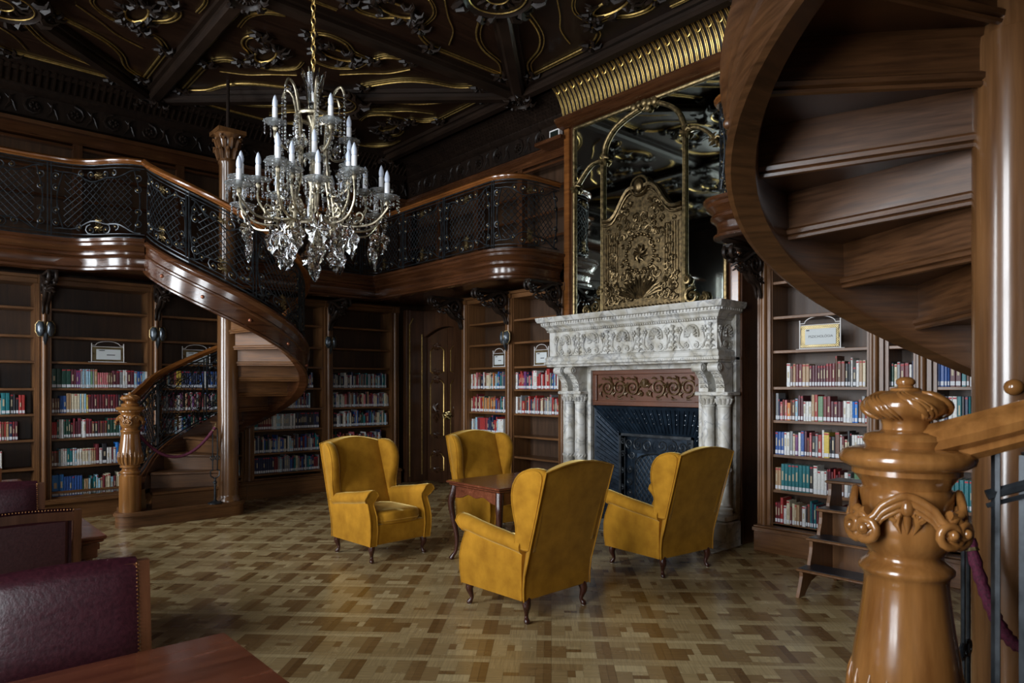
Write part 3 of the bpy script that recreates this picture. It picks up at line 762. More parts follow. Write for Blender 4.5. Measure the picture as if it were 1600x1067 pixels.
# right of the fireplace, bay one (from the plinth up)
o1 = (FX, RN[0], 0); dU = (0, -1, 0); dN = (1, 0, 0)
row(o1, dU, dN, .275, .085, .95, [(2, 'dark red', .2, .026), (1, 'red', .25, .03), (4, WARM, None, None), (2, 'tan', .2, .024), (9, COOL, None, None), (3, 'black', .18, None), (None, WARM, None, None)], 'n1 0')
row(o1, dU, dN, .60, .085, .95, [(2, 'tan', .215, .030), (8, 'teal', .255, .035), (1, 'black', .255, .034), (1, 'white', .262, .04), (3, 'white', .22, None), (6, ['dark red', 'maroon', 'red'], None, None), (4, ['white', 'grey', 'brown'], None, None), (2, 'green', .24, .06), (1, 'grey', .24, .05)], 'n1 1')
row(o1, dU, dN, .945, .085, .95, [(3, 'blue', .22, .030), (2, 'white', .22, .028), (12, MIX, None, None), (1, 'yellow', .235, .05), (2, 'black', .2, None), (1, 'brown', .245, .042), (5, WARM, None, None), (6, 'white', .225, .024), (2, ['grey', 'tan'], .225, None), (1, 'black', .27, .03)], 'n1 2')
row(o1, dU, dN, 1.28, .085, .95, [(6, WARM, None, None), (2, 'brown', .2, None), (1, 'pale blue', .21, .028), (2, 'maroon', .24, .026), (3, 'white', .185, .026), (2, ['red', 'tan'], .25, .03), (1, 'green', .235, .05), (2, 'dark red', .235, None), (4, 'maroon', .19, None), (3, 'white', .195, None), (2, 'bright blue', .19, None), (3, WARM, None, None), (1, 'white', .2, .034), (1, 'black', .23, .026), (2, 'dark red', .235, .028), (1, 'pink', .235, .036)], 'n1 3')
row(o1, dU, dN, 1.605, .20, .95, [(1, 'white', .225, .038), (1, 'brown', .2, None), (1, 'tan', .22, None), (4, ['dark red', 'tan', 'maroon'], .215, None), (6, 'maroon', .2, .026), (3, 'dark red', .215, .028), (1, 'brown', .285, .020), (2, 'brown', .235, .034), (4, ['black', 'white', 'tan'], None, None), (5, ['white', 'cream', 'tan'], .235, .028), (None, ['dark red', 'maroon', 'red'], .25, .030)], 'n1 4')
o2 = (FX, RN[1], 0)
for k, z in enumerate(SHN[:5]): row(o2, dU, dN, z, .08, .30, [(None, COOL if k > 2 else MIX, None, None)], 'n2 %d' % k)
o3 = (FX, RN[2], 0)
row(o3, dU, dN, .275, .08, .92, [(9, ['white', 'grey', 'navy'], None, None), (8, ['teal', 'white', 'pink', 'dark green'], None, None), (None, MIX, None, None)], 'n3 0')
row(o3, dU, dN, .60, .08, .92, [(12, 'teal', .25, .034), (3, 'black', .25, .03), (None, COOL, None, None)], 'n3 1')
row(o3, dU, dN, .945, .08, .92, [(4, 'grey', None, None), (None, ['maroon', 'dark red', 'white'], None, None)], 'n3 2')
row(o3, dU, dN, 1.28, .08, .92, [(3, 'white', None, None), (9, ['navy', 'teal', 'black', 'white'], .245, None), (7, 'green', .25, .040), (None, COOL, None, None)], 'n3 3')
row(o3, dU, dN, 1.605, .08, .92, [(4, 'blue', .24, None), (2, 'maroon', .24, .04), (None, COOL, None, None)], 'n3 4')
# left of the fireplace
a1 = (FX, RB[0], 0); a2 = (FX, RB[1], 0)
row(a1, dU, dN, .93, .085, .84, [(6, ['white', 'pale blue', 'grey'], None, None), (8, ['red', 'dark red'], .22, None), (5, 'navy', None, None), (3, 'red', None, None), (None, ['blue', 'pale blue', 'bright blue', 'white'], .21, None)], 'a1 0')
row(a1, dU, dN, 1.237, .085, .92, [(10, ['red', 'dark red', 'cream'], None, None), (12, ['brown', 'tan', 'orange', 'dark green'], None, None), (None, COOL, None, None)], 'a1 1')
row(a1, dU, dN, 1.575, .085, .92, [(1, 'white', .22, .034), (12, WARM, None, None), (1, 'cream', .23, .07), (None, COOL+['yellow', 'orange'], None, None)], 'a1 2')
row(a2, dU, dN, 1.237, .08, .94, [(1, 'white', .23, .036), (None, ['red', 'dark red', 'brown', 'cream', 'grey', 'navy'], None, None)], 'a2 0')
row(a2, dU, dN, 1.575, .08, .94, [(1, 'white', .23, .036), (5, ['red', 'maroon', 'navy'], None, None), (2, 'purple', .24, None), (5, ['navy', 'teal', 'pink'], None, None), (3, 'white', .25, None), (7, ['red', 'dark red', 'white'], None, None), (1, 'red', .27, .06), (None, COOL, None, None)], 'a2 1')
# along the back wall
dX = (1, 0, 0); dY = (0, 1, 0)
def L(i, z, s0, s1, spec, r): row((XBK[i], FY, 0), dX, dY, z, s0, s1, spec, 'l%d %d' % (i, r))
L(1, SHL[0], .3, .97, [(6, COOL, None, None), (2, 'pale blue', None, None)], 0)
L(1, SHL[1], .3, 1.0, [(10, ['pale blue', 'white', 'grey', 'cream'], .2, None), (7, 'red', .24, .034), (1, 'white', .22, None)], 1)
L(1, SHL[2], .3, .98, [(8, COOL, None, None), (2, 'dark red', .2, None), (1, 'cream', .24, .07), (2, 'maroon', .23, None), (2, 'pink', .225, .03), (None, WARM, .22, None)], 2)
L(1, SHL[3], .3, 1.06, [(11, COOL, .21, None), (5, 'dark green', .215, None), (1, 'cream', .18, .04), (4, MIX, None, None), (2, 'teal', .25, .04), (3, 'black', None, None), (2, 'red', .225, None)], 3)
L(1, SHL[4], .3, .95, [(12, ['navy', 'blue', 'maroon', 'white'], .21, .026), (5, 'dark green', .235, .036)], 4)
L(2, SHL[0]-.065, .08, 1.145, [(1, 'bright blue', .26, .075), (1, 'bright blue', .265, .05), (7, 'blue', .235, .028), (3, ['tan', 'dark green'], .19, None), (14, ['white', 'teal', 'pale blue', 'dark red', 'cream'], None, None), (None, ['dark red', 'maroon', 'red', 'white', 'navy'], None, None)], 0)
L(2, SHL[1], .08, 1.145, [(3, 'brown', .19, None), (8, ['pale blue', 'white', 'teal'], .21, None), (8, ['white', 'cream', 'tan'], .20, None), (1, 'dark red', .25, .036), (1, 'white', .2, None), (1, 'black', .25, .05), (4, ['cream', 'dark red', 'white'], .2, None), (1, 'bright blue', .26, .03), (6, 'blue', .25, .038)], 1)
L(2, SHL[2], .08, 1.145, [(3, 'red', .2, None), (6, ['dark green', 'white'], .23, None), (8, ['white', 'maroon', 'dark red'], None, None), (6, ['maroon', 'black', 'brown'], .2, None), (4, 'dark green', .235, .034), (None, ['blue', 'pale blue', 'dark red'], .225, None)], 2)
L(2, SHL[3], .08, 1.145, [(3, 'brown', .18, None), (3, 'blue', .21, None), (2, 'tan', .24, None), (6, ['pale blue', 'cream'], .235, None), (1, 'yellow', .22, .022), (11, ['maroon', 'dark red'], .225, .030), (3, 'black', .22, .03), (3, 'white', .235, .03), (None, WARM, None, None)], 3)
L(2, SHL[4], .08, 1.145, [(4, 'dark green', .235, .050), (2, 'maroon', .23, None), (2, 'purple', .22, .022), (8, ['grey', 'tan', 'pale blue', 'green'], .235, None), (7, ['brown', 'pink'], .195, .024), (2, 'maroon', .22, .04), (3, ['white', 'grey'], .23, None), (2, 'maroon', .23, .04), (None, ['white', 'pale blue', 'blue'], .215, None)], 4)
for i in (3, 4, 5):
    for k in range(5):
        if i == 5 and k == 0: continue
        lim = {3: 1.15, 4: [1.12, 1.13, 1.12, .98, 1.02][k], 5: [.9, .98, 1.10, 1.15, 1.08][k]}[i]
        if i == 4 and k == 0: sp = [(9, 'navy', .235, .034), (2, 'dark red', .23, .03), (None, COOL, None, None)]
        elif i == 4 and k == 2: sp = [(3, 'teal', None, None), (7, ['dark red', 'maroon'], .22, None), (14, ['pale blue', 'white', 'grey'], .225, .026), (None, ['navy', 'black'], .24, None)]
        elif i == 3 and k == 4: sp = [(7, MIX, None, None), (2, 'yellow', .23, .03), (None, ['navy', 'white', 'blue'], .23, None)]
        else: sp = [(None, COOL if (i+k) % 2 else MIX, None, None)]
        L(i, SHL[k], .08, min(lim, 1.12), sp, k)
mats_list = [bmat(k) for k in PAL]+[PAGES, REDM, SPINET, WLAB]; mats = {k: i for i, k in enumerate(PAL)}; mats.update(pages=len(PAL), redm=len(PAL)+1, print=len(PAL)+2, wlab=len(PAL)+3)
def scr(b):
    c = b[0]; r = c.x*cos(TH)-c.y*sin(TH); f = c.x*sin(TH)+c.y*cos(TH)
    if f < .5: return 0
    px = CX+F*r/f
    if px < 0 or px > 1600: return 0
    if b[7].startswith('n3') and px > 1531: return 0
    z = c.z+b[4]/2; py = HY-(z-H)*F/f
    if 1335 < px < 1500 and py > 600: return 0
    return b[3]*b[4]/f**2*(abs(-b[1].y*.3+b[1].x*.85)+.6)
order = sorted(range(len(ALL)), key=lambda i: -scr(ALL[i]))
solo = set(order[:300])
CASE = {'n1': 'bookcase right of the fireplace', 'n2': 'narrow bookcase above the newel', 'n3': 'bookcase left of the near column', 'a1': 'bookcase beside the carved door', 'a2': 'bookcase left of the fireplace',
        'l1': 'bookcase at the far left', 'l2': 'bookcase left of the far staircase', 'l3': 'bookcase behind the far staircase', 'l4': 'bookcase right of the far staircase', 'l5': 'bookcase in the corner'}
ROWN = {'n1': ['lowest shelf', 'second shelf up', 'third shelf up', 'fourth shelf up', 'fifth shelf up'], 'a1': ['lowest row', 'middle row', 'top row'], 'a2': ['lower row', 'upper row']}
for i, b in enumerate(ALL):
    if i not in solo: continue
    m = MB(); lm = MB(); bookgeo(m, mats, b, True, True, lm)
    cs, rw = b[7].split(); rn = ROWN.get(cs, ROWN['n1'])[int(rw)]
    used = sorted(set(m.m)); remap = {k: j for j, k in enumerate(used)}; m.m = [remap[k] for k in m.m]
    # origin at the book's own foot
    foot = b[0]+b[2]*b[9]
    m.v = [tuple(V(q)-foot) for q in m.v]; lm.v = [tuple(V(q)-foot) for q in lm.v]
    o = m.build('book', [mats_list[k] for k in used], sharp=30); o.location = foot
    tag(o, '%s book, %s from left, %s of %s' % (b[6], ordn(b[8]), rn, CASE[cs]), 'book', 'library books with white spine labels')
    l = lm.build('spine_label', WLAB, smooth=False); l.parent = o
m = MB()
for i, b in enumerate(ALL):
    if i not in solo: bookgeo(m, mats, b)
far = m.build('books', mats_list, sharp=30)
tag(far, 'many small library books with white spine labels on the farther shelves', 'books', kind='stuff')
print('BOOKS', len(ALL))

# framed shelf signs
def sign(org, du, w, h, label, word):
    t = thing('shelf_sign', label, 'sign', org, 'framed shelf signs'); O = V(org); du = V(du); up = V((0, 0, 1)); n = du.cross(up)   # toward the room
    P = lambda s, z, o=0: O+du*s+up*z+n*o
    m = MB()
    for s in (-w/2, w/2): m.tube([P(s, 0), P(s, h*.86)], .0055, 6); m.ell(P(s, h*.88), .008)
    for z in (.012, h*.74): m.tube([P(-w/2, z), P(w/2, z)], .004, 5)
    m.tube([P(-w/2, h*.80), P(-w*.38, h*.80)]+[P(w*.38*-cos(pi*k/12), h*.80+h*.20*sin(pi*k/12)) for k in range(1, 12)]+[P(w*.38, h*.80), P(w/2, h*.80)], .0045, 5)
    m.tube([P(-w*.6, .004), P(w*.6, .004)], .004, 5)
    m.build('frame', WHITEM, t)
    g = MB(); 
    z0, z1 = .02, h*.73; nn = int(w/.02)
    for k in range(-int((z1-z0)/.02)-1, nn+1):
        for sg in (1, -1):
            pts = []
            for j in range(9):
                z = z0+(z1-z0)*j/8; s = -w/2+k*.02+(z-z0)*sg+(0 if sg > 0 else (z1-z0))
                if -w/2 <= s <= w/2: pts.append(P(s, z, -.002))
            if len(pts) > 1: g.tube([pts[0], pts[-1]], .0022, 4)
    g.build('brass_mesh', BRASS, t)
    c = MB(); q = [P(-w*.36, h*.14, .004), P(w*.40, h*.14, .004), P(w*.40, h*.62, .004), P(-w*.36, h*.62, .004)]
    c.loft([q, [p+n*.002 for p in q]]); cd = c.build('card', PAPER, t, smooth=False)
    if word:
        cu = bpy.data.curves.new('lettering', 'FONT'); cu.body = word; cu.size = w*.085; cu.align_x = 'CENTER'; cu.extrude = .0003; cu.materials.append(INK)
        tx = bpy.data.objects.new('lettering', cu); COL.objects.link(tx); tx.parent = cd
        bpy.context.view_layer.update(); me_ = bpy.data.meshes.new_from_object(tx); M_ = Matrix.Translation(P(.01, h*.35, .0065)-O) @ Matrix((du, up, n)).transposed().to_4x4()
        bpy.data.objects.remove(tx); me_.transform(M_); tx = bpy.data.objects.new('lettering', me_); COL.objects.link(tx); tx.parent = cd; me_.materials.clear(); me_.materials.append(INK)
        ln = [(-.33, -.25, .56)]
    else: ln = [(-.28, -.10, .55), (-.04, .22, .34)]
    k = MB()
    for a, b_, zz in ln:
        q = [P(w*a, h*zz, .0062), P(w*b_, h*zz, .0062), P(w*b_, h*(zz+.035), .0062), P(w*a, h*(zz+.035), .0062)]
        k.loft([q, [p+n*.0006 for p in q]])
    k.build('printed_line', INK, cd, smooth=False)
sign((1.95, FY+.10, SHL[5]-.0), (1, 0, 0), .36, .27, 'white framed sign with card on the bookcase left of the far staircase', None)
sign((3.02, FY+.10, SHL[5]), (1, 0, 0), .36, .27, 'white framed sign partly behind the far staircase handrail', None)
sign((FX+.08, 7.50, SHR[5]), (0, -1, 0), .26, .27, 'small white framed sign with card in the bookcase beside the door', None)
sign((FX+.08, 6.62, SHR[5]), (0, -1, 0), .27, .29, 'small white framed sign with card just left of the marble mantel', None)
sign((FX+.06, 2.86, SHN[5]), (0, -1, 0), .38, .31, 'white framed brass mesh sign above the books right of the fireplace', 'PSZICHOLÓGIA')
# ------------------------------------------------------------------ spiral staircases
NEWEL = [(.001, 1.626), (.012, 1.625), (.021, 1.618), (.022, 1.610), (.017, 1.604), (.019, 1.600), (.034, 1.597), (.036, 1.592), (.05, 1.588), (.078, 1.580), (.093, 1.566), (.096, 1.552), (.088, 1.536), (.066, 1.522), (.056, 1.517),
         (.053, 1.508), (.053, 1.495), (.060, 1.490), (.075, 1.489), (.092, 1.482), (.098, 1.470), (.092, 1.458), (.090, 1.452), (.115, 1.450), (.142, 1.442), (.152, 1.427), (.148, 1.412), (.130, 1.402), (.122, 1.398), (.122, 1.386), (.112, 1.378), (.100, 1.362),
         (.097, 1.352), (.105, 1.345), (.106, 1.33), (.104, 1.30), (.107, 1.26), (.107, 1.232), (.098, 1.21), (.086, 1.193), (.082, 1.186), (.084, 1.176), (.090, 1.170), (.098, 1.164), (.106, 1.154), (.106, 1.146), (.098, 1.138), (.094, 1.128), (.094, 1.11), (.098, 1.07),
         (.107, 1.00), (.117, .94), (.124, .88), (.125, .83), (.118, .78), (.103, .745), (.100, .735), (.108, .728), (.108, .715), (.092, .705), (.084, .690), (.092, .672), (.108, .664), (.112, .650), (.108, .636), (.098, .628), (.104, .618), (.116, .610), (.116, .175), (.116, .16)]
def newel(parent, x, y, sc, name='newel_post'):
    zf = lambda z: .17+(z-.17)*sc
    m = MB(); m.lathe([(r, zf(z)) for r, z in NEWEL], (x, y, 0), 40)
    o = m.build(name, W_new, parent, sharp=50)
    c = MB()
    def S(an, z, r): return V((x+r*cos(an), y+r*sin(an), zf(z)))
    # flame-like leaves turned around the finial
    def bun(z): return .097*max(.25, 1-((z-1.553)/.041)**2)**.42
    for k in range(6):
        a0 = 2*pi*k/6
        for q, wd in ((0, 1.0), (.16, .7), (.30, .45)):
            pts = []
            for i in range(13):
                t = i/12; z = 1.589-.068*t; pts.append(S(a0+q+.95*t**1.5+.25*sin(t*pi), z, bun(z)-.001))
            c.tube(pts, [.002+.0075*wd*sin(pi*(i+.6)/13.5) for i in range(13)], 6)
        c.tube([S(a0+.9+u/.09, 1.535+w, bun(1.535+w)) for u, w in spiral2(0, 0, .016, pi/2, 1.2, 1, 10)], [.006-.0003*i for i in range(11)], 6)
    c.build('carved_leaves', W_new, o, sharp=60)
    c = MB()
    # four arched bands ending in volutes on the shoulders of the capital
    for k in range(4):
        b = 2*pi*k/4+.35
        for q, rr, hh in ((0, .010, .004), (1, .009, -.012), (2, .006, -.027)):
            arch = []
            for i in range(15):
                t = -1+2*i/14
                arch.append(S(b+t*.62, 1.338-.050*abs(t)**1.8+hh-.012*(abs(t) > .8), .112+.030*abs(t)**2))
            c.tube(arch, rr, 8)
        for sg in (-1, 1):
            vol = spiral2(0, 0, .042, pi/2, 1.7, -sg, 22, .1)
            cn = b+sg*.66
            c.tube([S(cn+u/.135*1.0*1, 1.262+w, .136+.012*(i/18)) for i, (u, w) in enumerate(vol)], [.012-.0002*i for i in range(23)], 8)
            c.ell(S(cn, 1.262, .152), .012, .012, .012, 8, 6)
            inn = spiral2(0, 0, .018, -pi/2, 1.3, sg, 10, .2)
            c.tube([S(b+sg*.20+u/.12, 1.300+w, .112) for u, w in inn], [.009-.0004*i for i in range(11)], 6)
        c.ell(S(b, 1.315, .112), .016, .016, .022, 8, 6)
        for i in range(3): c.tube([S(b+(i-1)*.16, 1.300, .110), S(b+(i-1)*.2, 1.275, .110), S(b+(i-1)*.12, 1.252, .106)], [.008, .009, .002], 6)
    c.build('carved_capital', W_new, o, sharp=60)
    c = MB()
    for k in range(18):   # flutes on the swell of the vase
        a = 2*pi*k/18
        c.tube([S(a, z, r) for z, r in ((.90, .121), (.87, .1255), (.83, .1265), (.78, .120), (.75, .107))], [.003, .009, .012, .010, .007], 6)
    c.build('flutes', W_new, o, sharp=60)
    return o
def staircase(name, label, Cx, Cy, sgn, nsc, nr, loc):
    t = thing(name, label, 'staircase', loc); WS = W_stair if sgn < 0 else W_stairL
    Z0, RT, N = .17, 2.93, 15
    A = lambda a: pi-sgn*R(a)
    Pt = lambda a, r, z: V((Cx+r*cos(A(a)), Cy+r*sin(A(a)), z))
    nz = lambda a: Z0+RT*a/360
    e = sgn
    # curb under the newel and the first riser
    def stad(d, z0, z1, m):
        pts = []
        for k in range(9): a = pi/2+pi*k/8; pts.append((Cx-nr+(.155+d)*cos(a), Cy+(.155+d)*sin(a)))
        for k in range(9): a = -pi/2+pi*k/8; pts.append((Cx+.02+(.165+d)*cos(a), Cy+(.155+d)*sin(a)))
        m.prism(pts, 'z', z0, z1)
    m = MB(); stad(0, 0, .135, m); stad(.02, .135, .16, m); stad(.008, .16, .172, m)
    m.box(Cx-nr-.05, Cx, Cy, Cy+e*.42, 0, .17)
    m.build('curb', WS, t, sharp=40)
    rise = RT/N
    for i in range(N):
        a0, a1 = i*360/N, (i+1)*360/N; z = Z0+(i+1)*rise
        ro = .872
        m = MB(); da = 2.2
        def sec(a, zz, q=0): return [Pt(a-q*0, r, zz) for r in (.10,)]
        K = 5
        top = []; bot = []
        def edge(a, off, zz):     # radial edge line displaced tangentially by off
            c1 = Pt(a, .10, zz); c2 = Pt(a, ro, zz); tdir = (Pt(a-1, .5, 0)-Pt(a, .5, 0)).normalized()
            return c1+tdir*off, c2+tdir*off
        secs = []
        for zz, off in ((z-.038, .018), (z-.030, .030), (z-.008, .030), (z, .022)):
            i0, o0 = edge(a0, off, zz); i1, o1_ = edge(a1, -.028 if i < N-1 else 0, zz)
            ring = [i0, o0]+[Pt(a0+(a1-a0)*k/K, ro, zz) for k in range(1, K)]+[o1_, i1]
            secs.append(ring)
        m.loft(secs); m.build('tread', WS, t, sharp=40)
        m = MB(); z0 = z-rise
        i0, o0 = edge(a0, 0, z0); i1, o1_ = edge(a0, -.02, z0)
        m.loft([[i0, o0, o1_, i1], [p+V((0, 0, rise-.038)) for p in (i0, o0, o1_, i1)]])
        # moulding on the underside, at the foot of the riser
        if i > 0:
            i2, o2_ = edge(a0, -.03, z0-.02); m.tube([i2, o2_], .017, 6); i2, o2_ = edge(a0, -.026, z0-.046); m.tube([i2, o2_], .012, 6)
        m.build('riser', WS, t, sharp=40)
    prof = [(.850, -.115), (.858, -.135), (.950, -.165), (.972, -.155), (.972, -.135), (.960, -.12), (.957, .03), (.968, .045), (.968, .065), (.955, .08), (.962, .15), (.985, .175), (.992, .20), (.985, .225), (.965, .24), (.870, .24), (.865, .20)]
    m = MB(); secs = []
    for k in range(0, 73):
        a = 360*k/72; b = min(1, a/30); 
        secs.append([Pt(a, r+(nr-.07-.95)*(1-b), max(.172, nz(a)+dz)) for r, dz in prof])
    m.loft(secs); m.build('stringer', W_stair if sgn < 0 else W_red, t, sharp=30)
    for a in (215, 245, 275, 305, 335): 
        m = MB(); p = Pt(a, .960, nz(a)-.04); m.ell(p, .022, .022, .022, 10, 6); m.build('bolt', COPPER if sgn > 0 else WS, t)
    off = lambda a: 1.085+.13*math.exp(-a/70)
    rr = lambda a: .945+(nr-.945)*max(0, 1-a/28)**1.5
    m = MB(); secs = []
    big = 1.0
    for k in range(0, 91):
        a = 360*k/90; g = 1.15+.45*max(0, 1-a/60)
        secs.append([Pt(a, rr(a)+u*g, nz(a)+off(a)+w*g) for u, w in HAND])
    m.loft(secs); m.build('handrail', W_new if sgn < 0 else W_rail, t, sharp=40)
    NP = 8; Lp = .95*2*pi/NP; Hh = .76
    for k in range(NP):
        aa = 360*k/NP+(13 if k == 0 else 0); span = 360/NP-(13 if k == 0 else 0)
        def mp(s, v, aa=aa, span=span):
            a = aa+span*s/Lp; return Pt(a, rr(a)-.02, nz(a)+.27+(off(a)-.30)*v/Hh)
        rail_panel(mp, Lp, Hh, t)
    m = MB(); p0 = Pt(10, rr(10), .2); p1 = Pt(10, rr(10), nz(10)+off(10)); m.tube([p0, (p0+p1)/2, p1], .015, 6, flat=.5)
    m.tube([Pt(a, rr(a), nz(a)+off(a)-.10) for a in range(9, 60, 6)], .013, 6)
    m.tube([Pt(a, rr(a), nz(a)+off(a)-.125) for a in range(9, 60, 6)], .006, 6)
    m.build('rail_post', IRON, t)
    # the big column in the middle with a leafy capital
    m = MB(); m.lathe([(.15, .165), (.15, .20), (.128, .23), (.125, .26), (.125, 2.80), (.122, 2.83), (.112, 2.835), (.108, 2.86), (.105, 4.38), (.118, 4.40), (.118, 4.43), (.105, 4.44)], (Cx, Cy, 0), 40)
    col = m.build('column', W_col, t, sharp=40)
    m = MB(); m.lathe([(.105, 4.44), (.11, 4.6), (.15, 4.74), (.17, 4.76)], (Cx, Cy, 0), 24)
    for q, (z0, n) in enumerate(((4.45, 10), (4.57, 10))):
        for k in range(n):
            a = 2*pi*(k+.5*q)/n; f = lambda r, z: (Cx+r*cos(a), Cy+r*sin(a), z)
            m.tube([f(.112, z0), f(.125, z0+.07), f(.145, z0+.12), f(.172, z0+.12), f(.175, z0+.095)], [.02, .03, .028, .018, .008], 6)
    for k in range(4):
        a = pi/4+pi*k/2; pts = spiral2(0, 0, .04, pi/2, 1.3, 1, 10)
        m.tube([(Cx+(.16+u)*cos(a), Cy+(.16+u)*sin(a), 4.71+w) for u, w in pts], [.016-.001*i for i in range(11)], 5)
    m.box(Cx-.17, Cx+.17, Cy-.17, Cy+.17, 4.76, 4.81)
    m.build('capital', W_col, col, sharp=50)
    m = MB(); m.tube([(Cx, Cy, 4.81), (Cx, Cy, ZC)], .022, 8); m.build('tie_rod', W_dark, col)
    if sgn < 0:
        m = MB(); 
        d = V((-Cx, -Cy, 0)).normalized(); m.ell(V((Cx, Cy, 1.60))+d*.125, .030, .030, .028, 14, 8); m.build('wooden_knob', W_new, col)
    newel(t, Cx-nr, Cy, nsc)
    return t
SL = (3.05, 8.80); SR = (2.92, .62)
staircase('spiral_staircase', 'wooden spiral staircase with wrought iron railing by the bookcases at the left', SL[0], SL[1], 1, .945, 1.10, (SL[0], SL[1], 0))
staircase('spiral_staircase', 'large near spiral staircase seen from below at the right, with big carved newel', SR[0], SR[1], -1, 1.0, 1.05, (SR[0], SR[1], 0))

# rope barriers across the foot of each staircase
def stanchion(x, y, z, label):
    t = thing('rope_stanchion', label, 'stanchion', (x, y, z))
    m = MB(); m.lathe([(.085, 0), (.085, .012), (.06, .022), (.03, .03), (.014, .05), (.012, .24), (.024, .25), (.024, .27), (.012, .28), (.011, .32)], (x, y, z), 16)
    m.build('base', IRON, t)
    m = MB()
    for s in (-1, 1):
        m.tube([(x+s*.0, y, z+.30), (x+s*.05, y, z+.34), (x+s*.055, y, z+.40), (x+s*.02, y, z+.42)], .008, 6)
        m.tube([(x+s*.028, y, z+.40), (x+s*.028, y, z+.90)], .007, 6)
        m.tube([(x+.028*s+.026*cos(a), y, z+.56+.026*sin(a)) for a in [2*pi*k/10 for k in range(10)]], .006, 5, closed=True)
    m.tube([(x+.028*cos(pi*k/8), y, z+.90+.03*sin(pi*k/8)) for k in range(9)], .007, 6)
    m.build('stem', IRON, t)
    m = MB(); m.ell((x, y, z+.94), .016, .016, .02, 8, 6); m.tube([(x, y, z+.95), (x+.01, y, z+.99)], [.008, .004], 6); m.build('tip', BRASS, t)
    return t
def rope(p0, p1, sag, label):
    p0, p1 = V(p0), V(p1)
    t = thing('velvet_rope', label, 'rope', tuple(p0)); m = MB(); pts = []; rs = []
    for k in range(61):
        u = k/60; p = p0.lerp(p1, u); p.z -= sag*4*u*(1-u); pts.append(p); rs.append(.019+.0028*sin(k*2.1))
    m.tube(pts, rs, 8); m.build('cord', ROPE, t, sharp=80)
    for a, b in ((pts[0], pts[2]), (pts[-1], pts[-3])):
        m = MB(); m.tube([a, b], [.012, .022], 8); m.build('end_cap', BRASS, t)
    return t
stanchion(2.86, 8.70, .172, 'wrought iron rope stanchion standing at the foot of the far staircase')
rope((2.86, 8.69, 1.11), (2.03, 8.92, 1.10), .34, 'burgundy rope hanging across the foot of the far staircase')
stanchion(2.63, .69, .172, 'black iron rope stanchion between the big newel and near column')
rope((2.63, .68, 1.10), (2.44, .36, 1.12), .30, 'thick plum rope hanging in front of the near staircase column')

# ------------------------------------------------------------------ fireplace
fp = thing('fireplace', 'white marble fireplace with twin columns, carved mantel and blue iron hearth', 'fireplace', (6.2, 4.86, 0))
FYA, FYB = 6.03, 3.69
m = MB()
m.sweep([(0, 2.27), (.015, 2.28), (.015, 2.295), (.03, 2.305), (.04, 2.33), (.075, 2.355), (.08, 2.385), (.11, 2.395), (.125, 2.42), (.13, 2.455), (0, 2.455)], [(6.34, FYA, 0), (6.0, FYA, 0), (6.0, FYB, 0), (6.34, FYB, 0)])
m.box(6.0, 6.34, FYB, FYA, 2.40, 2.45)
shelf = m.build('mantel_shelf', MARB, fp, sharp=30)
d = MB()
for i in range(62):
    y = FYB-.05+(FYA-FYB+.1)*i/61; d.box(5.91, 5.935, y-.010, y+.010, 2.365, 2.388)
for i in range(80):
    y = FYB-.01+(FYA-FYB+.02)*i/79; d.ell((5.975, y, 2.285), .010, .009, .012, 5, 3)
for i in range(10):
    x = 5.94+.04*i
    for yy in (FYB-.085, FYA+.085): d.box(x, x+.02, yy-.01, yy+.01, 2.365, 2.388)
d.build('dentils', MARB, shelf)['kind'] = 'stuff'
m = MB(); m.box(6.0, 6.36, FYB, FYA, 1.94, 2.28)
fr = m.build('frieze', MARB, fp, smooth=False)
m = MB()
m.sweep([(0, 1.845), (.02, 1.85), (.03, 1.87), (.05, 1.88), (.05, 1.905), (.035, 1.92), (.04, 1.955), (.025, 1.975), (0, 1.985)], [(6.34, FYA, 0), (6.0, FYA, 0), (6.0, FYB, 0), (6.34, FYB, 0)])
m.box(6.0, 6.34, FYB, FYA, 1.86, 1.94)
lm = m.build('lower_moulding', MARB, fp, sharp=30)
d = MB()
for i in range(90):
    y = FYB-.04+(FYA-FYB+.08)*i/89; d.ell((5.952, y, 1.888), .008, .009, .013, 5, 3)
d.build('beading', MARB, lm)['kind'] = 'stuff'
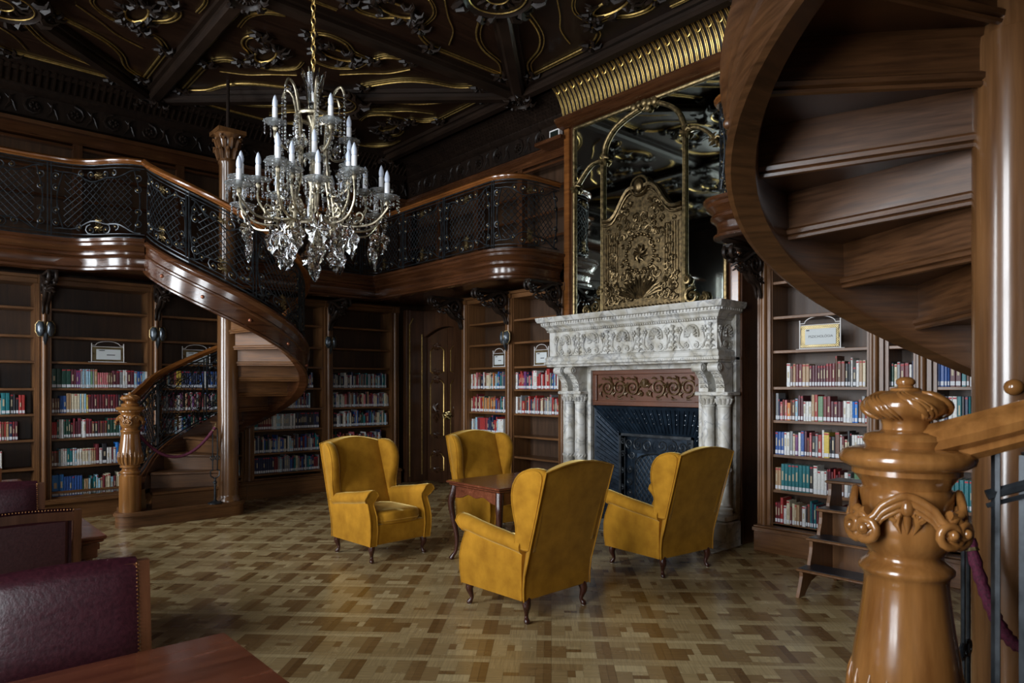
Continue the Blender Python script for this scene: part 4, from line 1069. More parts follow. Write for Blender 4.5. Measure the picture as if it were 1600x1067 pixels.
# carved shells, flowers and scrolls of the frieze: P(s, z) on a plane facing the room
def carve(P, L, zc, hh, mat, parent, n, name='carving', dens=1):
    m = MB(); k = hh/.30
    for i in range(n):
        s = (i+.5)*L/n
        w = L/n
        # shell on a vase
        for j in range(9):
            a = R(-20+220*j/8); 
            m.tube([P(s+.02*k*cos(a), zc+.02*k+.02*k*sin(a), .008), P(s+.065*k*cos(a), zc+.03*k+.08*k*sin(a), .022)], [.005*k, .013*k], 5)
        m.tube([P(s+.085*k*cos(R(-20+220*j/12)), zc+.03*k+.095*k*sin(R(-20+220*j/12)), .012) for j in range(13)], .008*k, 5)
        for sg in (-1, 1):
            m.tube([P(s+u*1, zc-.085*k+v, .012) for u, v in [(sg*.055*k+a, b) for a, b in spiral2(0, 0, .034*k, pi/2, 1.6, -sg, 12)]], .0075*k, 5)
            m.tube([P(s+sg*a*k, zc+b*k, .010) for a, b in ((.02, -.13), (.10, -.12), (.15, -.06), (.15, .0), (.135, .05))], .008*k, 5)
            for j in range(6):
                a = j*pi/3; m.ell(P(s+sg*.145*k+.026*k*cos(a), zc+.075*k+.026*k*sin(a), .012), .015*k, .015*k, .015*k, 5, 3)
            m.ell(P(s+sg*.145*k, zc+.075*k, .02), .012*k, .012*k, .012*k, 5, 3)
            m.tube([P(s+sg*a*k, zc+b*k, .008) for a, b in ((.13, -.10), (.17, -.02), (.185, .03))], [.01*k, .012*k, .003*k], 5)
            m.tube([P(s+u, zc-.10*k+v, .010) for u, v in [(sg*.125*k+a, b) for a, b in spiral2(0, 0, .028*k, 0, 1.4, sg, 10)]], .006*k, 5)
        for j in range(5):   # leafy candelabrum between the shells
            z = zc-.12*k+.055*k*j; ww = (.05-.007*j)*k
            for sg in (-1, 1): m.tube([P(s+w/2, z, .01), P(s+w/2+sg*ww*.6, z+.03*k, .02), P(s+w/2+sg*ww, z+.012*k, .008)], [.008*k, .011*k, .003*k], 5)
        m.tube([P(s+w/2, zc-.13*k, .01), P(s+w/2, zc+.13*k, .01)], .007*k, 5)
    return m.build(name, mat, parent, sharp=60)
carve(lambda s, z, o: V((6.0-o, FYA-.05-s, z)), FYA-FYB-.12, 2.115, .30, MARB, fr, 5)
carve(lambda s, z, o: V((6.06+s, FYB-o, z)), .24, 2.115, .28, MARB, fr, 1)
# body and jambs
m = MB(); m.box(6.27, XW-.03, FYB-.05, FYB+.02, 0, 1.86); m.box(6.27, XW-.03, FYB-.05, FYB+.02, 1.86, 2.45)
m.box(6.24, 6.34, FYB, 4.02, 0, 1.86); m.box(6.24, 6.34, 5.54, FYA, 0, 1.86); m.box(6.24, 6.34, 4.02, 5.54, 1.80, 1.86)
m.build('jamb', MARB, fp, smooth=False, bevel=.004)
m = MB()
for a, b in ((3.98, 4.03), (5.53, 5.58)): m.box(6.20, 6.25, a, b, 0, 1.83)
m.box(6.20, 6.25, 4.03, 5.53, 1.80, 1.86); m.build('inner_frame', MARB, fp, smooth=False, bevel=.006)
for yc in (5.76, 3.80):
    m = MB(); m.rbox(6.02, 6.30, yc-.20, yc+.20, 0, .26, .01); m.rbox(6.05, 6.30, yc-.18, yc+.18, .26, .33, .015); m.box(6.04, 6.3, yc-.19, yc+.19, .03, .07)
    m.build('pedestal', MARB, fp, sharp=30)
    m = MB(); m.rbox(6.06, 6.30, yc-.19, yc+.19, 1.515, 1.555, .008); m.build('abacus', MARB, fp, sharp=30)
    for dy in (-.092, .092):
        y = yc+dy
        m = MB(); m.lathe([(.085, .33), (.085, .345), (.078, .355), (.088, .37), (.088, .385), (.07, .40), (.076, .415), (.066, .43), (.064, .46), (.064, .74), (.071, .75), (.071, .79), (.064, .80), (.062, 1.40), (.069, 1.405), (.069, 1.42), (.060, 1.425), (.068, 1.46), (.082, 1.50), (.082, 1.515)], (6.16, y, 0), 20)
        for k in range(12):
            a = 2*pi*k/12
            m.tube([(6.16+.071*cos(a), y+.071*sin(a), .755), (6.16+.076*cos(a+.15), y+.076*sin(a+.15), .77), (6.16+.071*cos(a+.3), y+.071*sin(a+.3), .785)], .006, 4)
            m.tube([(6.16+r*cos(a), y+r*sin(a), z) for r, z in ((.062, 1.43), (.072, 1.455), (.086, 1.485), (.09, 1.478))], [.010, .014, .011, .004], 5)
        m.build('column', MARB, fp, sharp=40)
        # scrolled console
        m = MB(); w = .047
        P2 = [(6.24, 1.555), (6.085, 1.555), (6.088, 1.60), (6.07, 1.66), (6.03, 1.72), (5.985, 1.76), (5.975, 1.80), (5.99, 1.845), (6.24, 1.845)]
        fine = [P2[0]]+[(p.x, p.y) for p in cr([(a, b, 0) for a, b in P2[1:8]], 4)]+[P2[8]]
        m.prism(fine, 'y', y-w, y+w)
        m.tube([(5.985, y-w-.012, 1.80), (5.985, y+w+.012, 1.80)], .045, 14)
        for j in range(5):
            u = (j+.5)/5; k = int(4+u*16); a, b = fine[k]
            for sg in (-1, 1): m.tube([(a-.004, y, b), (a-.02, y+sg*.02, b+.012), (a-.008, y+sg*.042, b-.006)], [.008, .014, .004], 5)
        for sg in (-1, 1): m.tube([(5.985+u, y+sg*(w+.013), 1.80+v) for u, v in spiral2(0, 0, .036, pi/2, 1.6, -1, 12)], .006, 5)
        m.build('console', MARB, fp, sharp=40)
m = MB(); m.rbox(5.80, 6.34, FYB-.08, FYA+.06, 0.001, .012, .003); m.build('hearth_slab', MARB, fp)
# carved wood panel
m = MB(); m.box(6.26, 6.30, 4.02, 5.54, 1.385, 1.80); wp = m.build('carved_panel', W_carv, fp, smooth=False)
m = MB()
for a, b, c_, d_ in ((4.02, 5.54, 1.385, 1.44), (4.02, 5.54, 1.75, 1.80), (4.02, 4.10, 1.44, 1.75), (5.47, 5.54, 1.44, 1.75)): m.box(6.235, 6.262, a, b, c_, d_)
m.build('panel_frame', W_carv, wp, smooth=False, bevel=.005)
m = MB(); 
P = lambda s, z, o=.0: V((6.255-o, 5.44-s, z))
for i, s in enumerate((.13, .31, .50, .86, 1.06, 1.25)):
    hd = 1 if i % 2 else -1
    m.tube([P(s+u, 1.595+v, .012) for u, v in spiral2(0, 0, .10, -hd*pi/2, 1.9, hd, 22)], [.012-.0003*j for j in range(23)], 5)
    for j in range(7): a = j*.9; m.tube([P(s+.10*cos(a), 1.595+.10*sin(a), .006), P(s+.125*cos(a+.2), 1.595+.125*sin(a+.2), .018), P(s+.135*cos(a+.5), 1.595+.135*sin(a+.5), .004)], [.008, .012, .003], 5)
for j in range(9): a = R(10+160*j/8); m.tube([P(.68+.01*cos(a), 1.60, .01), P(.68+.05*cos(a), 1.61+.07*sin(a), .02), P(.68+.075*cos(a), 1.60+.10*sin(a), .01)], [.006, .014, .004], 5)
for sg in (-1, 1): m.tube([P(.68+sg*.05+u, 1.53+v, .012) for u, v in spiral2(0, 0, .035, pi/2, 1.5, -sg, 12)], .009, 5)
m.build('carved_scrolls', W_carv2, wp, sharp=60)
# splayed iron surround and the gate in front of the fire
OY0, OY1, OZ = 4.03, 5.53, 1.375; IY0, IY1, IZ, IX = 4.25, 5.29, 1.05, 6.46; OX = 6.27
m = MB()
m.add([(OX, OY0, 0), (OX, OY0, OZ), (IX, IY0, IZ), (IX, IY0, 0), (OX, OY1, 0), (OX, OY1, OZ), (IX, IY1, IZ), (IX, IY1, 0)], [(0, 1, 2, 3), (4, 7, 6, 5), (1, 5, 6, 2)])
m.add([(OX+.04, OY0-.03, 0), (OX+.04, OY0-.03, OZ+.02), (IX+.04, IY0-.03, IZ+.03), (IX+.04, IY0-.03, 0), (OX+.04, OY1+.03, 0), (OX+.04, OY1+.03, OZ+.02), (IX+.04, IY1+.03, IZ+.03), (IX+.04, IY1+.03, 0)], [(0, 3, 2, 1), (4, 5, 6, 7), (1, 2, 6, 5)])
ir = m.build('iron_surround', IRONB, fp, smooth=False)
m = MB(); g = MB()
def Q(u, v, side):     # u along edge 0..1, v outer 0 .. inner 1
    if side == 't': a = V((OX, OY1+(OY0-OY1)*u, OZ)); b = V((IX, IY1+(IY0-IY1)*u, IZ))
    elif side == 'l': a = V((OX, OY1, OZ*u)); b = V((IX, IY1, IZ*u))
    else: a = V((OX, OY0, OZ*u)); b = V((IX, IY0, IZ*u))
    return a.lerp(b, v)+V((-.008, 0, 0))
for sd, n in (('t', 24), ('l', 22), ('r', 22)):
    for i in range(n):
        u = (i+.5)/n; m.tube([Q(u, .10, sd), Q(u, .92, sd)], .006, 4)
        if i % 2 == 0:
            for v in (.25, .42, .58): g.ell(Q(u+.5/n, v, sd), .008, .008, .008, 5, 3)
for a, b in ((Q(0, 0, 't'), Q(0, 1, 't')), (Q(1, 0, 't'), Q(1, 1, 't'))): m.tube([a, b], .012, 5)
m.build('ribs', IRONB, ir); g.build('studs', plain('bright_studs', (.45, .5, .55), .25, 1), ir)
m = MB(); m.box(IX+.10, IX+.11, IY0-.05, IY1+.05, 0, IZ+.05); m.build('fireback', IRONB, fp, smooth=False)
gt = MB(); gx = IX-.01
for a, b, c_, d_ in ((IY0, IY0+.03, 0, IZ), (IY1-.03, IY1, 0, IZ), (IY0, IY1, IZ-.03, IZ), (IY0, IY1, .02, .05)): gt.box(gx-.012, gx+.012, a, b, c_, d_)
G = lambda y, z: V((gx, y, z))
gc = (IY0+IY1)/2
for s in (-1, 1):
    gt.tube([G(gc+s*.28, .05), G(gc+s*.28, .70)], .008, 5); gt.tube([G(gc+s*.44, .05), G(gc+s*.44, IZ-.05)], .008, 5)
gt.tube([G(gc+.28*cos(a), .70+.13*sin(a)) for a in [pi*k/14 for k in range(15)]], .010, 5)
for k in range(-14, 15):
    for sg in (1, -1):
        run = []
        for j in range(41):
            z = .05+.80*j/40; y = gc+k*.065+sg*(z-.05)*.8
            ok = abs(y-gc) < .275 and (z < .70 or (y-gc)**2+((z-.70)*2.1)**2 < .075)
            if ok: run.append(G(y, z))
            if (not ok or j == 40) and len(run) > 1: gt.tube([run[0], run[-1]], .0055, 4)
            if not ok: run = []
for s in (-1, 1):
    for (yy, zz, r, a0, hd) in ((.10, .93, .07, -pi/2, 1), (.24, .92, .075, pi/2, -1), (.37, .93, .06, -pi/2, 1), (.33, .80, .05, 0, -1), (.47, .95, .04, 0, 1), (.47, .80, .04, pi, -1), (.37, .62, .045, pi/2, 1), (.37, .48, .045, -pi/2, -1), (.37, .34, .045, pi/2, 1), (.37, .20, .045, -pi/2, -1), (.48, .6, .035, pi/2, 1), (.48, .4, .035, pi/2, 1)):
        gt.tube([G(gc+s*u, v) for u, v in spiral2(yy, zz, r, a0, 1.6, hd, 14)], [.010-.0004*j for j in range(15)], 5)
gt.build('fire_gate', IRON, fp, sharp=60)
m = MB(); m.box(IX+.02, IX+.03, gc-.28, gc+.28, .05, .82); m.build('gate_backing', IRONL, fp, smooth=False)

# ------------------------------------------------------------------ mirror above the mantel
mr = thing('mirror', 'tall overmantel mirror with gilt tracery and a big gilt relief panel', 'mirror', (6.33, 4.88, 2.46))
MX = 6.325
yl = onX(898, 300, MX)[1]; yr = onX(1134, 300, MX)[1]; zt = 4.86
m = MB(); m.box(MX, MX+.015, yr, yl, 2.46, zt); m.build('mirror_glass', MIRR, mr, smooth=False)
fm = MB()
def gt_(pts, r=.018, mm=None, k=6):
    P_ = [onX(a, b, MX-.02) for a, b in pts]; P_ = cr(P_, k) if len(P_) > 2 else [V(p) for p in P_]
    for p in P_: p.z = min(max(p.z, 2.47), 4.85)
    (mm or fm).tube(P_, r, 8); return P_
for y in (yl, yr): fm.tube([(MX-.01, y, 2.46), (MX-.01, y, zt)], .022, 8)
fm.tube([(MX-.01, yl, zt), (MX-.01, yr, zt)], .022, 8)
fm.build('gilt_frame', GILTD, mr)
tr = MB()
PL = onX(943, 300, MX)[1]; PR = onX(1071, 300, MX)[1]
for y in (PL, PR):
    tr.tube([(MX-.02, y, 2.47), (MX-.02, y, 4.35)], .022, 8); tr.tube([(MX-.045, y, 2.5), (MX-.045, y, 4.35)], .008, 6)
gt_([(943, 252), (945, 228), (957, 204), (975, 186), (998, 170)], .026, tr)
gt_([(1028, 160), (1048, 166), (1062, 180), (1070, 205)], .026, tr)
gt_([(942, 250), (925, 256), (912, 272), (899, 294)], .020, tr)
gt_([(1071, 205), (1085, 198), (1102, 204), (1117, 218), (1134, 235)], .020, tr)
for k, (a, b) in enumerate([(990, 168), (998, 163), (1006, 160), (1014, 160), (1022, 158), (1012, 168)]):
    p = V(onX(a, b, MX-.03)); p.z = min(p.z, 4.84); tr.ell(p, .03, .045, .05, 8, 5)
gt_([(988, 178), (996, 160), (1004, 172), (1014, 158), (1024, 166)], .016, tr)
for (a, b) in [(943, 250), (899, 294), (1071, 205), (1117, 218)]:
    p = V(onX(a, b, MX-.03)); 
    for k in range(5): tr.tube([p, p+V((-.02, .05*cos(k*1.3), .05*sin(k*1.3))), p+V((0, .08*cos(k*1.3+.5), .08*sin(k*1.3+.5)))], [.014, .02, .005], 5)
for y, s in ((PL, 1), (PR, -1)):    # volutes at the foot
    for (dy, z, r, hd) in ((.10, 2.58, .09, 1), (.24, 2.54, .06, -1), (.04, 2.76, .05, 1)):
        tr.tube([(MX-.03, y+s*dy+u*s, z+v) for u, v in spiral2(0, 0, r, pi/2, 1.6, hd, 14)], [.022-.0008*j for j in range(15)], 6)
tr.build('gilt_tracery', GILTD, mr, sharp=60)
# relief panel between the two posts
rp = MB(); W_ = PL-PR
ctop = lambda u: 3.55+.36*math.exp(-(abs(u-.5)/.30)**2.6)+.03*cos(6*pi*u)
pts = [(PL-W_*.02, 2.47)]+[(PL-W_*u, ctop(u)) for u in [.02+.96*i/24 for i in range(25)]]+[(PR+W_*.02, 2.47)]
rp.prism(pts, 'x', MX-.035, MX-.005)
pn = rp.build('relief_panel', RELIEF, mr, sharp=40)
rl = MB(); PP = lambda u, z, o: V((MX-.035-o, PL-W_*u, z))
rl.tube([PP(.02+.96*i/24, ctop(.02+.96*i/24), .01) for i in range(25)], .030, 6)
rl.tube([PP(.02+.96*i/24, ctop(.02+.96*i/24)-.06, .01) for i in range(25)], .014, 6)
for u in [.06, .09, .12, .15, .18, .21, .79, .82, .85, .88, .91, .94]:
    rl.tube([PP(u, 2.85, .005), PP(u, 3.42, .005)], .009, 4)
rr_ = random.Random(4)
for i in range(80):
    u = .07+.40*rr_.random(); z = 2.56+rr_.random()*(ctop(u)-2.68); r = .022+.05*rr_.random()**2; a0 = rr_.random()*6.28; hd = rr_.choice((1, -1)); tn = 1+.7*rr_.random()
    for s in (1, -1):
        rl.tube([PP((u if s > 0 else 1-u)+s*p/W_, z+q, .008) for p, q in spiral2(0, 0, r, a0, tn, hd, 9)], [.012-.0008*j for j in range(10)], 5)
for j in range(15):   # shell, rays
    a = R(15+150*j/14); rl.tube([PP(.5+.05*cos(a), 2.62, .01), PP(.5+.22*cos(a), 2.62+.20*sin(a), .02), PP(.5+.30*cos(a), 2.62+.26*sin(a), .006)], [.008, .016, .005], 5)
for j in range(26): a = 2*pi*j/26; rl.ell(PP(.5+.17*cos(a), 3.13+.22*sin(a), .008), .022, .022, .022, 6, 4)
for j in range(9): a = 2*pi*j/9; rl.tube([PP(.5, 3.13, .01), PP(.5+.05*cos(a), 3.13+.06*sin(a), .03), PP(.5+.09*cos(a+.4), 3.13+.11*sin(a+.4), .006)], [.012, .018, .004], 5)
rl.ell(PP(.5, 3.90, .03), .04, .07, .085, 10, 6); rl.tube([PP(.5+.10*cos(2*pi*j/14), 3.90+.11*sin(2*pi*j/14), .02) for j in range(14)], .018, 6, closed=True)
for j in range(22): rl.ell(PP(.05+.9*j/21, 2.52, .01), .018, .02, .018, 5, 3)
rl.build('relief_scrolls', RELIEF, pn, sharp=60)
# small white-framed box on the cornice to the left of the mirror
c = onX(867, 212, 6.30)
sb = MB(); sb.box(6.28, 6.34, c[1]-.10, c[1]+.08, 4.815, 4.93); sn = thing('indicator_box', 'small white-rimmed black box on the cornice beside the mirror top', 'sensor', (6.31, c[1], 4.815))
sb.build('case', WHITEM, sn, smooth=False); MB().box(6.274, 6.282, c[1]-.08, c[1]+.06, 4.84, 4.91).build('dark_face', plain('dark_glass', (.01, .015, .012), .2), sn, smooth=False)
MB().box(6.22, 6.50, c[1]-.18, c[1]+.30, 4.77, 4.815).build('bracket_shelf', W_red, sn, smooth=False)

# ------------------------------------------------------------------ carved double door near the corner
DX = 6.75
dr = thing('door_1', 'dark rococo double door with gilt lines and brass lock', 'door', (DX, 9.13, 0)); dr['kind'] = 'structure'
for s in (1, -1):
    a, b = (9.135, 9.70) if s > 0 else (8.56, 9.125)
    top = [(y, 2.42+.16*sin(pi*(y-8.5)/1.26)) for y in [a+(b-a)*i/8 for i in range(9)]]
    m = MB(); m.prism([(a, .01)]+top+[(b, .01)], 'x', DX-.04, DX); lf = m.build('door_leaf', W_door, dr, smooth=False)
    g = MB(); k = MB()
    def rect(y0, y1, z0, z1, dz, mm=g, r=.007):
        c = (y0+y1)/2
        P_ = [V((DX-.05, y, z)) for y, z in ((y0, z0), (y0, z1-dz))]+[V((DX-.05, y0+(c-y0)*.3, z1-dz*.2)), V((DX-.05, c, z1)), V((DX-.05, y1-(y1-c)*.3, z1-dz*.2))]+[V((DX-.05, y, z)) for y, z in ((y1, z1-dz), (y1, z0), (c, z0-dz*.6))]
        mm.tube(P_, r, 5, closed=True)
    for z0, z1 in ((.22, .50), (.80, 1.72), (1.86, 2.28)):
        rect(a+.09, b-.09, z0, z1, .07); rect(a+.17, b-.17, z0+.07, z1-.10, .04, r=.005)
        k.box(DX-.058, DX-.04, a+.11, b-.11, z0+.02, z1-.08)
        for cz in (z0, z1): 
            for j in range(9): an = j*.7; k.tube([(DX-.05, (a+b)/2, cz), (DX-.075, (a+b)/2+.05*cos(an), cz+.03*sin(an)), (DX-.05, (a+b)/2+.12*cos(an+.4), cz+.06*sin(an+.4))], [.01, .022, .005], 5)
    for j in range(14): an = j*.9; k.tube([(DX-.05, (a+b)/2, 1.18), (DX-.09, (a+b)/2+.07*cos(an), 1.18+.12*sin(an)), (DX-.05, (a+b)/2+.10*cos(an+.3), 1.18+.19*sin(an+.3))], [.012, .026, .005], 5)
    g.build('gilt_line', GILT, lf); k.build('carved_panel', W_door, lf, sharp=50)
m = MB()
for j in range(10): an = j*2*pi/10; m.tube([(DX-.06, 9.10, 1.14), (DX-.10, 9.10+.06*cos(an), 1.14+.05*sin(an)), (DX-.07, 9.10+.13*cos(an+.3), 1.14+.075*sin(an+.3))], [.014, .026, .006], 6)
m.ell((DX-.10, 9.10, 1.14), .04, .04, .04, 10, 6); m.tube([(DX-.10, 9.06, 1.14), (DX-.13, 9.0, 1.15), (DX-.13, 8.93, 1.13)], [.012, .014, .016], 6)
m.build('lock', BRASS, dr)
m = MB(); m.box(6.36, DX, 9.72, 9.80, 0, 2.9); m.box(6.36, DX+.04, 8.19, 8.50, 0, 2.9)
m.prism([(8.5, 2.9)]+[(y, 2.44+.16*sin(pi*(y-8.5)/1.26)) for y in [8.5+1.25*i/12 for i in range(13)]]+[(9.75, 2.9)], 'x', DX-.10, DX+.04)
m.box(6.30, 6.40, 9.73, 9.84, 0, 2.9)
m.build('door_frame', W_door, dr, smooth=False, bevel=.01)
g = MB(); g.tube([(6.355, 9.715, .1), (6.355, 9.715, 2.65), (6.42, 9.715, 2.76)], .010, 6); g.tube([(6.60, 9.715, .12), (6.60, 9.715, 2.50)], .008, 6)
g.build('gilt_line', GILT, dr)
# ------------------------------------------------------------------ wing armchairs
def armchair(label):
    t = thing('wing_armchair', label, 'armchair', (0, 0, 0), 'mustard velvet wing armchairs')
    # local frame: +Y is the front, built at the origin
    # lower body: front rail and sides under the cushion
    m = MB()
    m.loft([[(-.29, -.30, z), (.29, -.30, z), (.29, f, z), (-.29, f, z)] for z, f in ((.16, .335), (.20, .345), (.30, .350), (.345, .345))])
    m.build('seat_base', VELV, t, bevel=.012)
    m = MB(); secs = []
    for z, k in ((.345, .86), (.352, .96), (.375, 1.0), (.41, 1.0), (.438, .97), (.452, .86), (.457, .5)):
        w = .262*k if k > .6 else .15; f = .375*(.97+.03*k) if k > .6 else .25; bk = -.22 if k > .6 else -.12
        ring = []
        for i in range(20):
            a = 2*pi*i/20; cx_, cy_ = cos(a), sin(a); q = 5
            rr_ = (abs(cx_)**q+abs(cy_)**q)**(-1/q); x = cx_*rr_; y = cy_*rr_
            ring.append((w*x, (f+bk)/2+(f-bk)/2*y, z))
        secs.append(ring)
    m.loft(secs); cu = m.build('seat_cushion', VELV, t, sharp=80)
    m = MB(); ring = secs[2]; m.tube([V(p) for p in ring], .0055, 5, closed=True); m.build('piping', VELV, cu)
    # armrests: rolled over outward, sloping down to the back
    for s in (-1, 1):
        m = MB(); secs = []
        ys = [-.285, -.22, -.12, .02, .14, .24, .31, .345]
        for j, y in enumerate(ys):
            u = j/(len(ys)-1); top = .575+.095*min(1, u*1.25)**1.1
            rr_ = .052+.012*u; ring = []
            cxr = .318; cz = top-rr_
            pts = [(.338, .16), (.340, .26), (.342, .36), (.340, .44), (.336, cz-rr_*.95)]
            for k in range(9):
                a = R(-50+250*k/8); pts.append((cxr+rr_*cos(a), cz+rr_*sin(a)))
            pts += [(.272, cz-rr_*1.1), (.268, .42), (.268, .30), (.268, .16)]
            for x, z in pts:
                fw = u**3
                bul = {0: 0}.get(0, 0)
                f = (.020*sin(max(0, min(1, (z-.16)/.30))*pi) - .045*math.exp(-((z-.53)/.06)**2) + (.02 if z > .6 else 0))*fw
                ring.append((s*x, y+f, z))
            secs.append(ring)
        m.loft(secs)
        # front scroll facing
        m.build('armrest', VELV, t, sharp=60)
        p = MB(); fr_ = [V(q)+V((0, .004, 0)) for q in secs[-1]]
        p.tube(fr_, .006, 5, closed=True); p.build('piping', VELV, t)
    # reclined back
    rec = lambda z: -.275-.215*max(0, (z-.30))/.75
    m = MB(); rows = 10; cols = 10; vs = []; fs = []
    def topz(x): return 1.045+.055*cos(x*pi/2)
    def grid(side):
        o = len(vs)
        for i in range(rows+1):
            v = i/rows
            for j in range(cols+1):
                x = -1+2*j/cols; zt_ = topz(x); z = .16+(zt_-.16)*v
                w = .343+.009*v
                if side == 'f': w = .262+.012*v; y = rec(z)+.115*(1-.55*v)+.03*cos(x*pi/2)*sin(min(1, max(0, (z-.40)/.6))*pi)
                else: y = rec(z)-.03-.012*cos(x*pi/2)*v
                vs.append((w*x, y, z-(.0 if side == 'b' else .0)))
        return o
    of = grid('f'); ob = grid('b'); C_ = cols+1
    for i in range(rows):
        for j in range(cols):
            a = of+i*C_+j; fs.append((a, a+1, a+1+C_, a+C_)); b = ob+i*C_+j; fs.append((b, b+C_, b+1+C_, b+1))
    for i in range(rows):
        for j in (0, cols):
            a = of+i*C_+j; b = ob+i*C_+j; fs.append((a, a+C_, b+C_, b))
    for j in range(cols):
        a = of+rows*C_+j; b = ob+rows*C_+j; fs.append((a, a+1, b+1, b)); a = of+j; b = ob+j; fs.append((a, b, b+1, a+1))
    # soften the top by pulling a mid ring up
    m.add(vs, fs); m.build('backrest', VELV, t, sharp=50, bevel=.008)
    p = MB(); bk = [V((vs[ob+i*C_][0], vs[ob+i*C_][1]-.004, vs[ob+i*C_][2])) for i in range(rows+1)]+[V((vs[ob+rows*C_+j][0], vs[ob+rows*C_+j][1]-.004, vs[ob+rows*C_+j][2])) for j in range(1, cols)]+[V((vs[ob+i*C_+cols][0], vs[ob+i*C_+cols][1]-.004, vs[ob+i*C_+cols][2])) for i in range(rows, -1, -1)]
    p.tube(bk, .0055, 5); p.build('piping', VELV, t)
    # wings
    out = [(-.02, .50), (-.02, .75), (-.015, .95), (.0, 1.035), (.06, 1.062), (.14, 1.058), (.205, 1.02), (.235, .955), (.232, .88), (.205, .80), (.168, .72), (.135, .65), (.12, .58), (.115, .50)]
    out = [(p_.x, p_.y) for p_ in cr([(a, b, 0) for a, b in out], 2)]
    for s in (-1, 1):
        m = MB(); cy_ = sum(a for a, b in out)/len(out); cz_ = sum(b for a, b in out)/len(out)
        def W(a, z, x, k):
            a2 = cy_+(a-cy_)*k; z2 = cz_+(z-cz_)*(1-(1-k)*.35); fl = .045*max(0, a2)/.23
            return (s*(x+fl+.012*max(0, z2-.6)), rec(z2)-.01+a2, z2)
        secs = [[W(a, z, x, k) for a, z in out] for x, k in ((.250, .55), (.258, .86), (.275, 1.0), (.305, 1.03), (.328, .99), (.340, .86), (.343, .5))]
        m.loft(secs); w_ = m.build('wing', VELV, t, sharp=75)
        p = MB(); p.tube([V(q) for q in secs[5]], .0055, 5, closed=True); p.build('piping', VELV, w_)
    # legs
    for sx in (-1, 1):
        for sy in (-1, 1):
            m = MB(); x0, y0 = sx*.285, (.295 if sy > 0 else -.275)
            dx, dy = sx*.6, sy*.8
            pts = [(x0, y0, .175), (x0+dx*.012, y0+dy*.012, .145), (x0+dx*.016, y0+dy*.018, .115), (x0+dx*.006, y0+dy*.008, .08), (x0-dx*.002, y0, .05), (x0+dx*.008, y0+dy*.010, .028), (x0+dx*.016, y0+dy*.02, .014), (x0+dx*.016, y0+dy*.02, .004)]
            m.tube(cr(pts, 3), [.030, .031, .032, .032, .031, .030, .028, .025, .022, .019, .017, .015, .0145, .0145, .016, .018, .020, .021, .021, .020, .018, .016][:22], 10)
            lg = m.build('leg', W_leg, t, sharp=60)
            g = MB(); g.lathe([(.012, 0.0), (.014, .002), (.014, .006), (.001, .007)], (x0+dx*.016, y0+dy*.02, 0), 10); g.build('glide', WHITEM, lg)
    return t
ch0 = armchair('mustard velvet wing armchair on the left, facing us, in front of the far bookcases')
spots = [((3.45, 5.80), 180+3, None), ((4.93, 5.78), 180-6, 'mustard velvet wing armchair behind the small table, nearest the carved door'),
         ((3.43, 3.68), 2, 'mustard velvet wing armchair at front centre with its back turned to us'), ((5.08, 3.70), -5, 'mustard velvet wing armchair on the right, its back to us, before the fireplace')]
chairs = [ch0]+[copy_tree(ch0) for _ in spots[1:]]
for o, ((x, y), a, lb) in zip(chairs, spots):
    o.location = (x, y, 0); o.rotation_euler = (0, 0, R(a))
    if lb: o['label'] = lb

# small tea table between the armchairs
t = thing('tea_table', 'small square mahogany table with curved legs among the yellow armchairs', 'table', (4.25, 4.78, 0))
tx0, tx1, ty0, ty1, th = 3.77, 4.73, 4.40, 5.16, .735
m = MB(); m.rbox(tx0, tx1, ty0, ty1, th-.022, th, .007); m.rbox(tx0+.02, tx1-.02, ty0+.02, ty1-.02, th-.045, th-.022, .008); m.build('table_top', W_table, t, sharp=30)
m = MB()
def apron(p, q, n):
    p, q = V(p), V(q); d = (q-p); L_ = d.length; d /= L_; nn = V((n[0], n[1], 0))
    low = [(0, -.12)]+[(L_*u, -.12+.045*sin(pi*min(1, max(0, (u-.08)/.84)))**.5+.012*cos(u*6*pi)) for u in [i/20 for i in range(1, 20)]]+[(L_, -.12)]
    ring = [p+d*s+V((0, 0, th-.045+z+.0)) for s, z in [(0, 0)]+low+[(L_, 0)]]
    m.loft([ring, [r+nn*.022 for r in ring]])
apron((tx0+.05, ty0+.05, 0), (tx1-.05, ty0+.05, 0), (0, 1)); apron((tx0+.05, ty1-.05, 0), (tx1-.05, ty1-.05, 0), (0, -1))
apron((tx0+.05, ty0+.05, 0), (tx0+.05, ty1-.05, 0), (1, 0)); apron((tx1-.05, ty0+.05, 0), (tx1-.05, ty1-.05, 0), (-1, 0))
m.build('apron', W_table, t, smooth=False, bevel=.004)
for sx in (-1, 1):
    for sy in (-1, 1):
        x = (tx0+.065) if sx < 0 else (tx1-.065); y = (ty0+.065) if sy < 0 else (ty1-.065)
        m = MB(); P_ = cr([(x, y, .69), (x+sx*.012, y+sy*.012, .62), (x+sx*.03, y+sy*.03, .53), (x+sx*.015, y+sy*.015, .38), (x-sx*.008, y-sy*.008, .22), (x-sx*.004, y-sy*.004, .09), (x+sx*.02, y+sy*.02, .03), (x+sx*.03, y+sy*.03, .006)], 3)
        n_ = len(P_); rs = [.036-.019*min(1, max(0, (i-3)/12)) if i < 18 else .017+.010*(i-17)/4 for i in range(n_)]
        m.tube(P_, rs, 8); m.build('leg', W_leg, t, sharp=60)

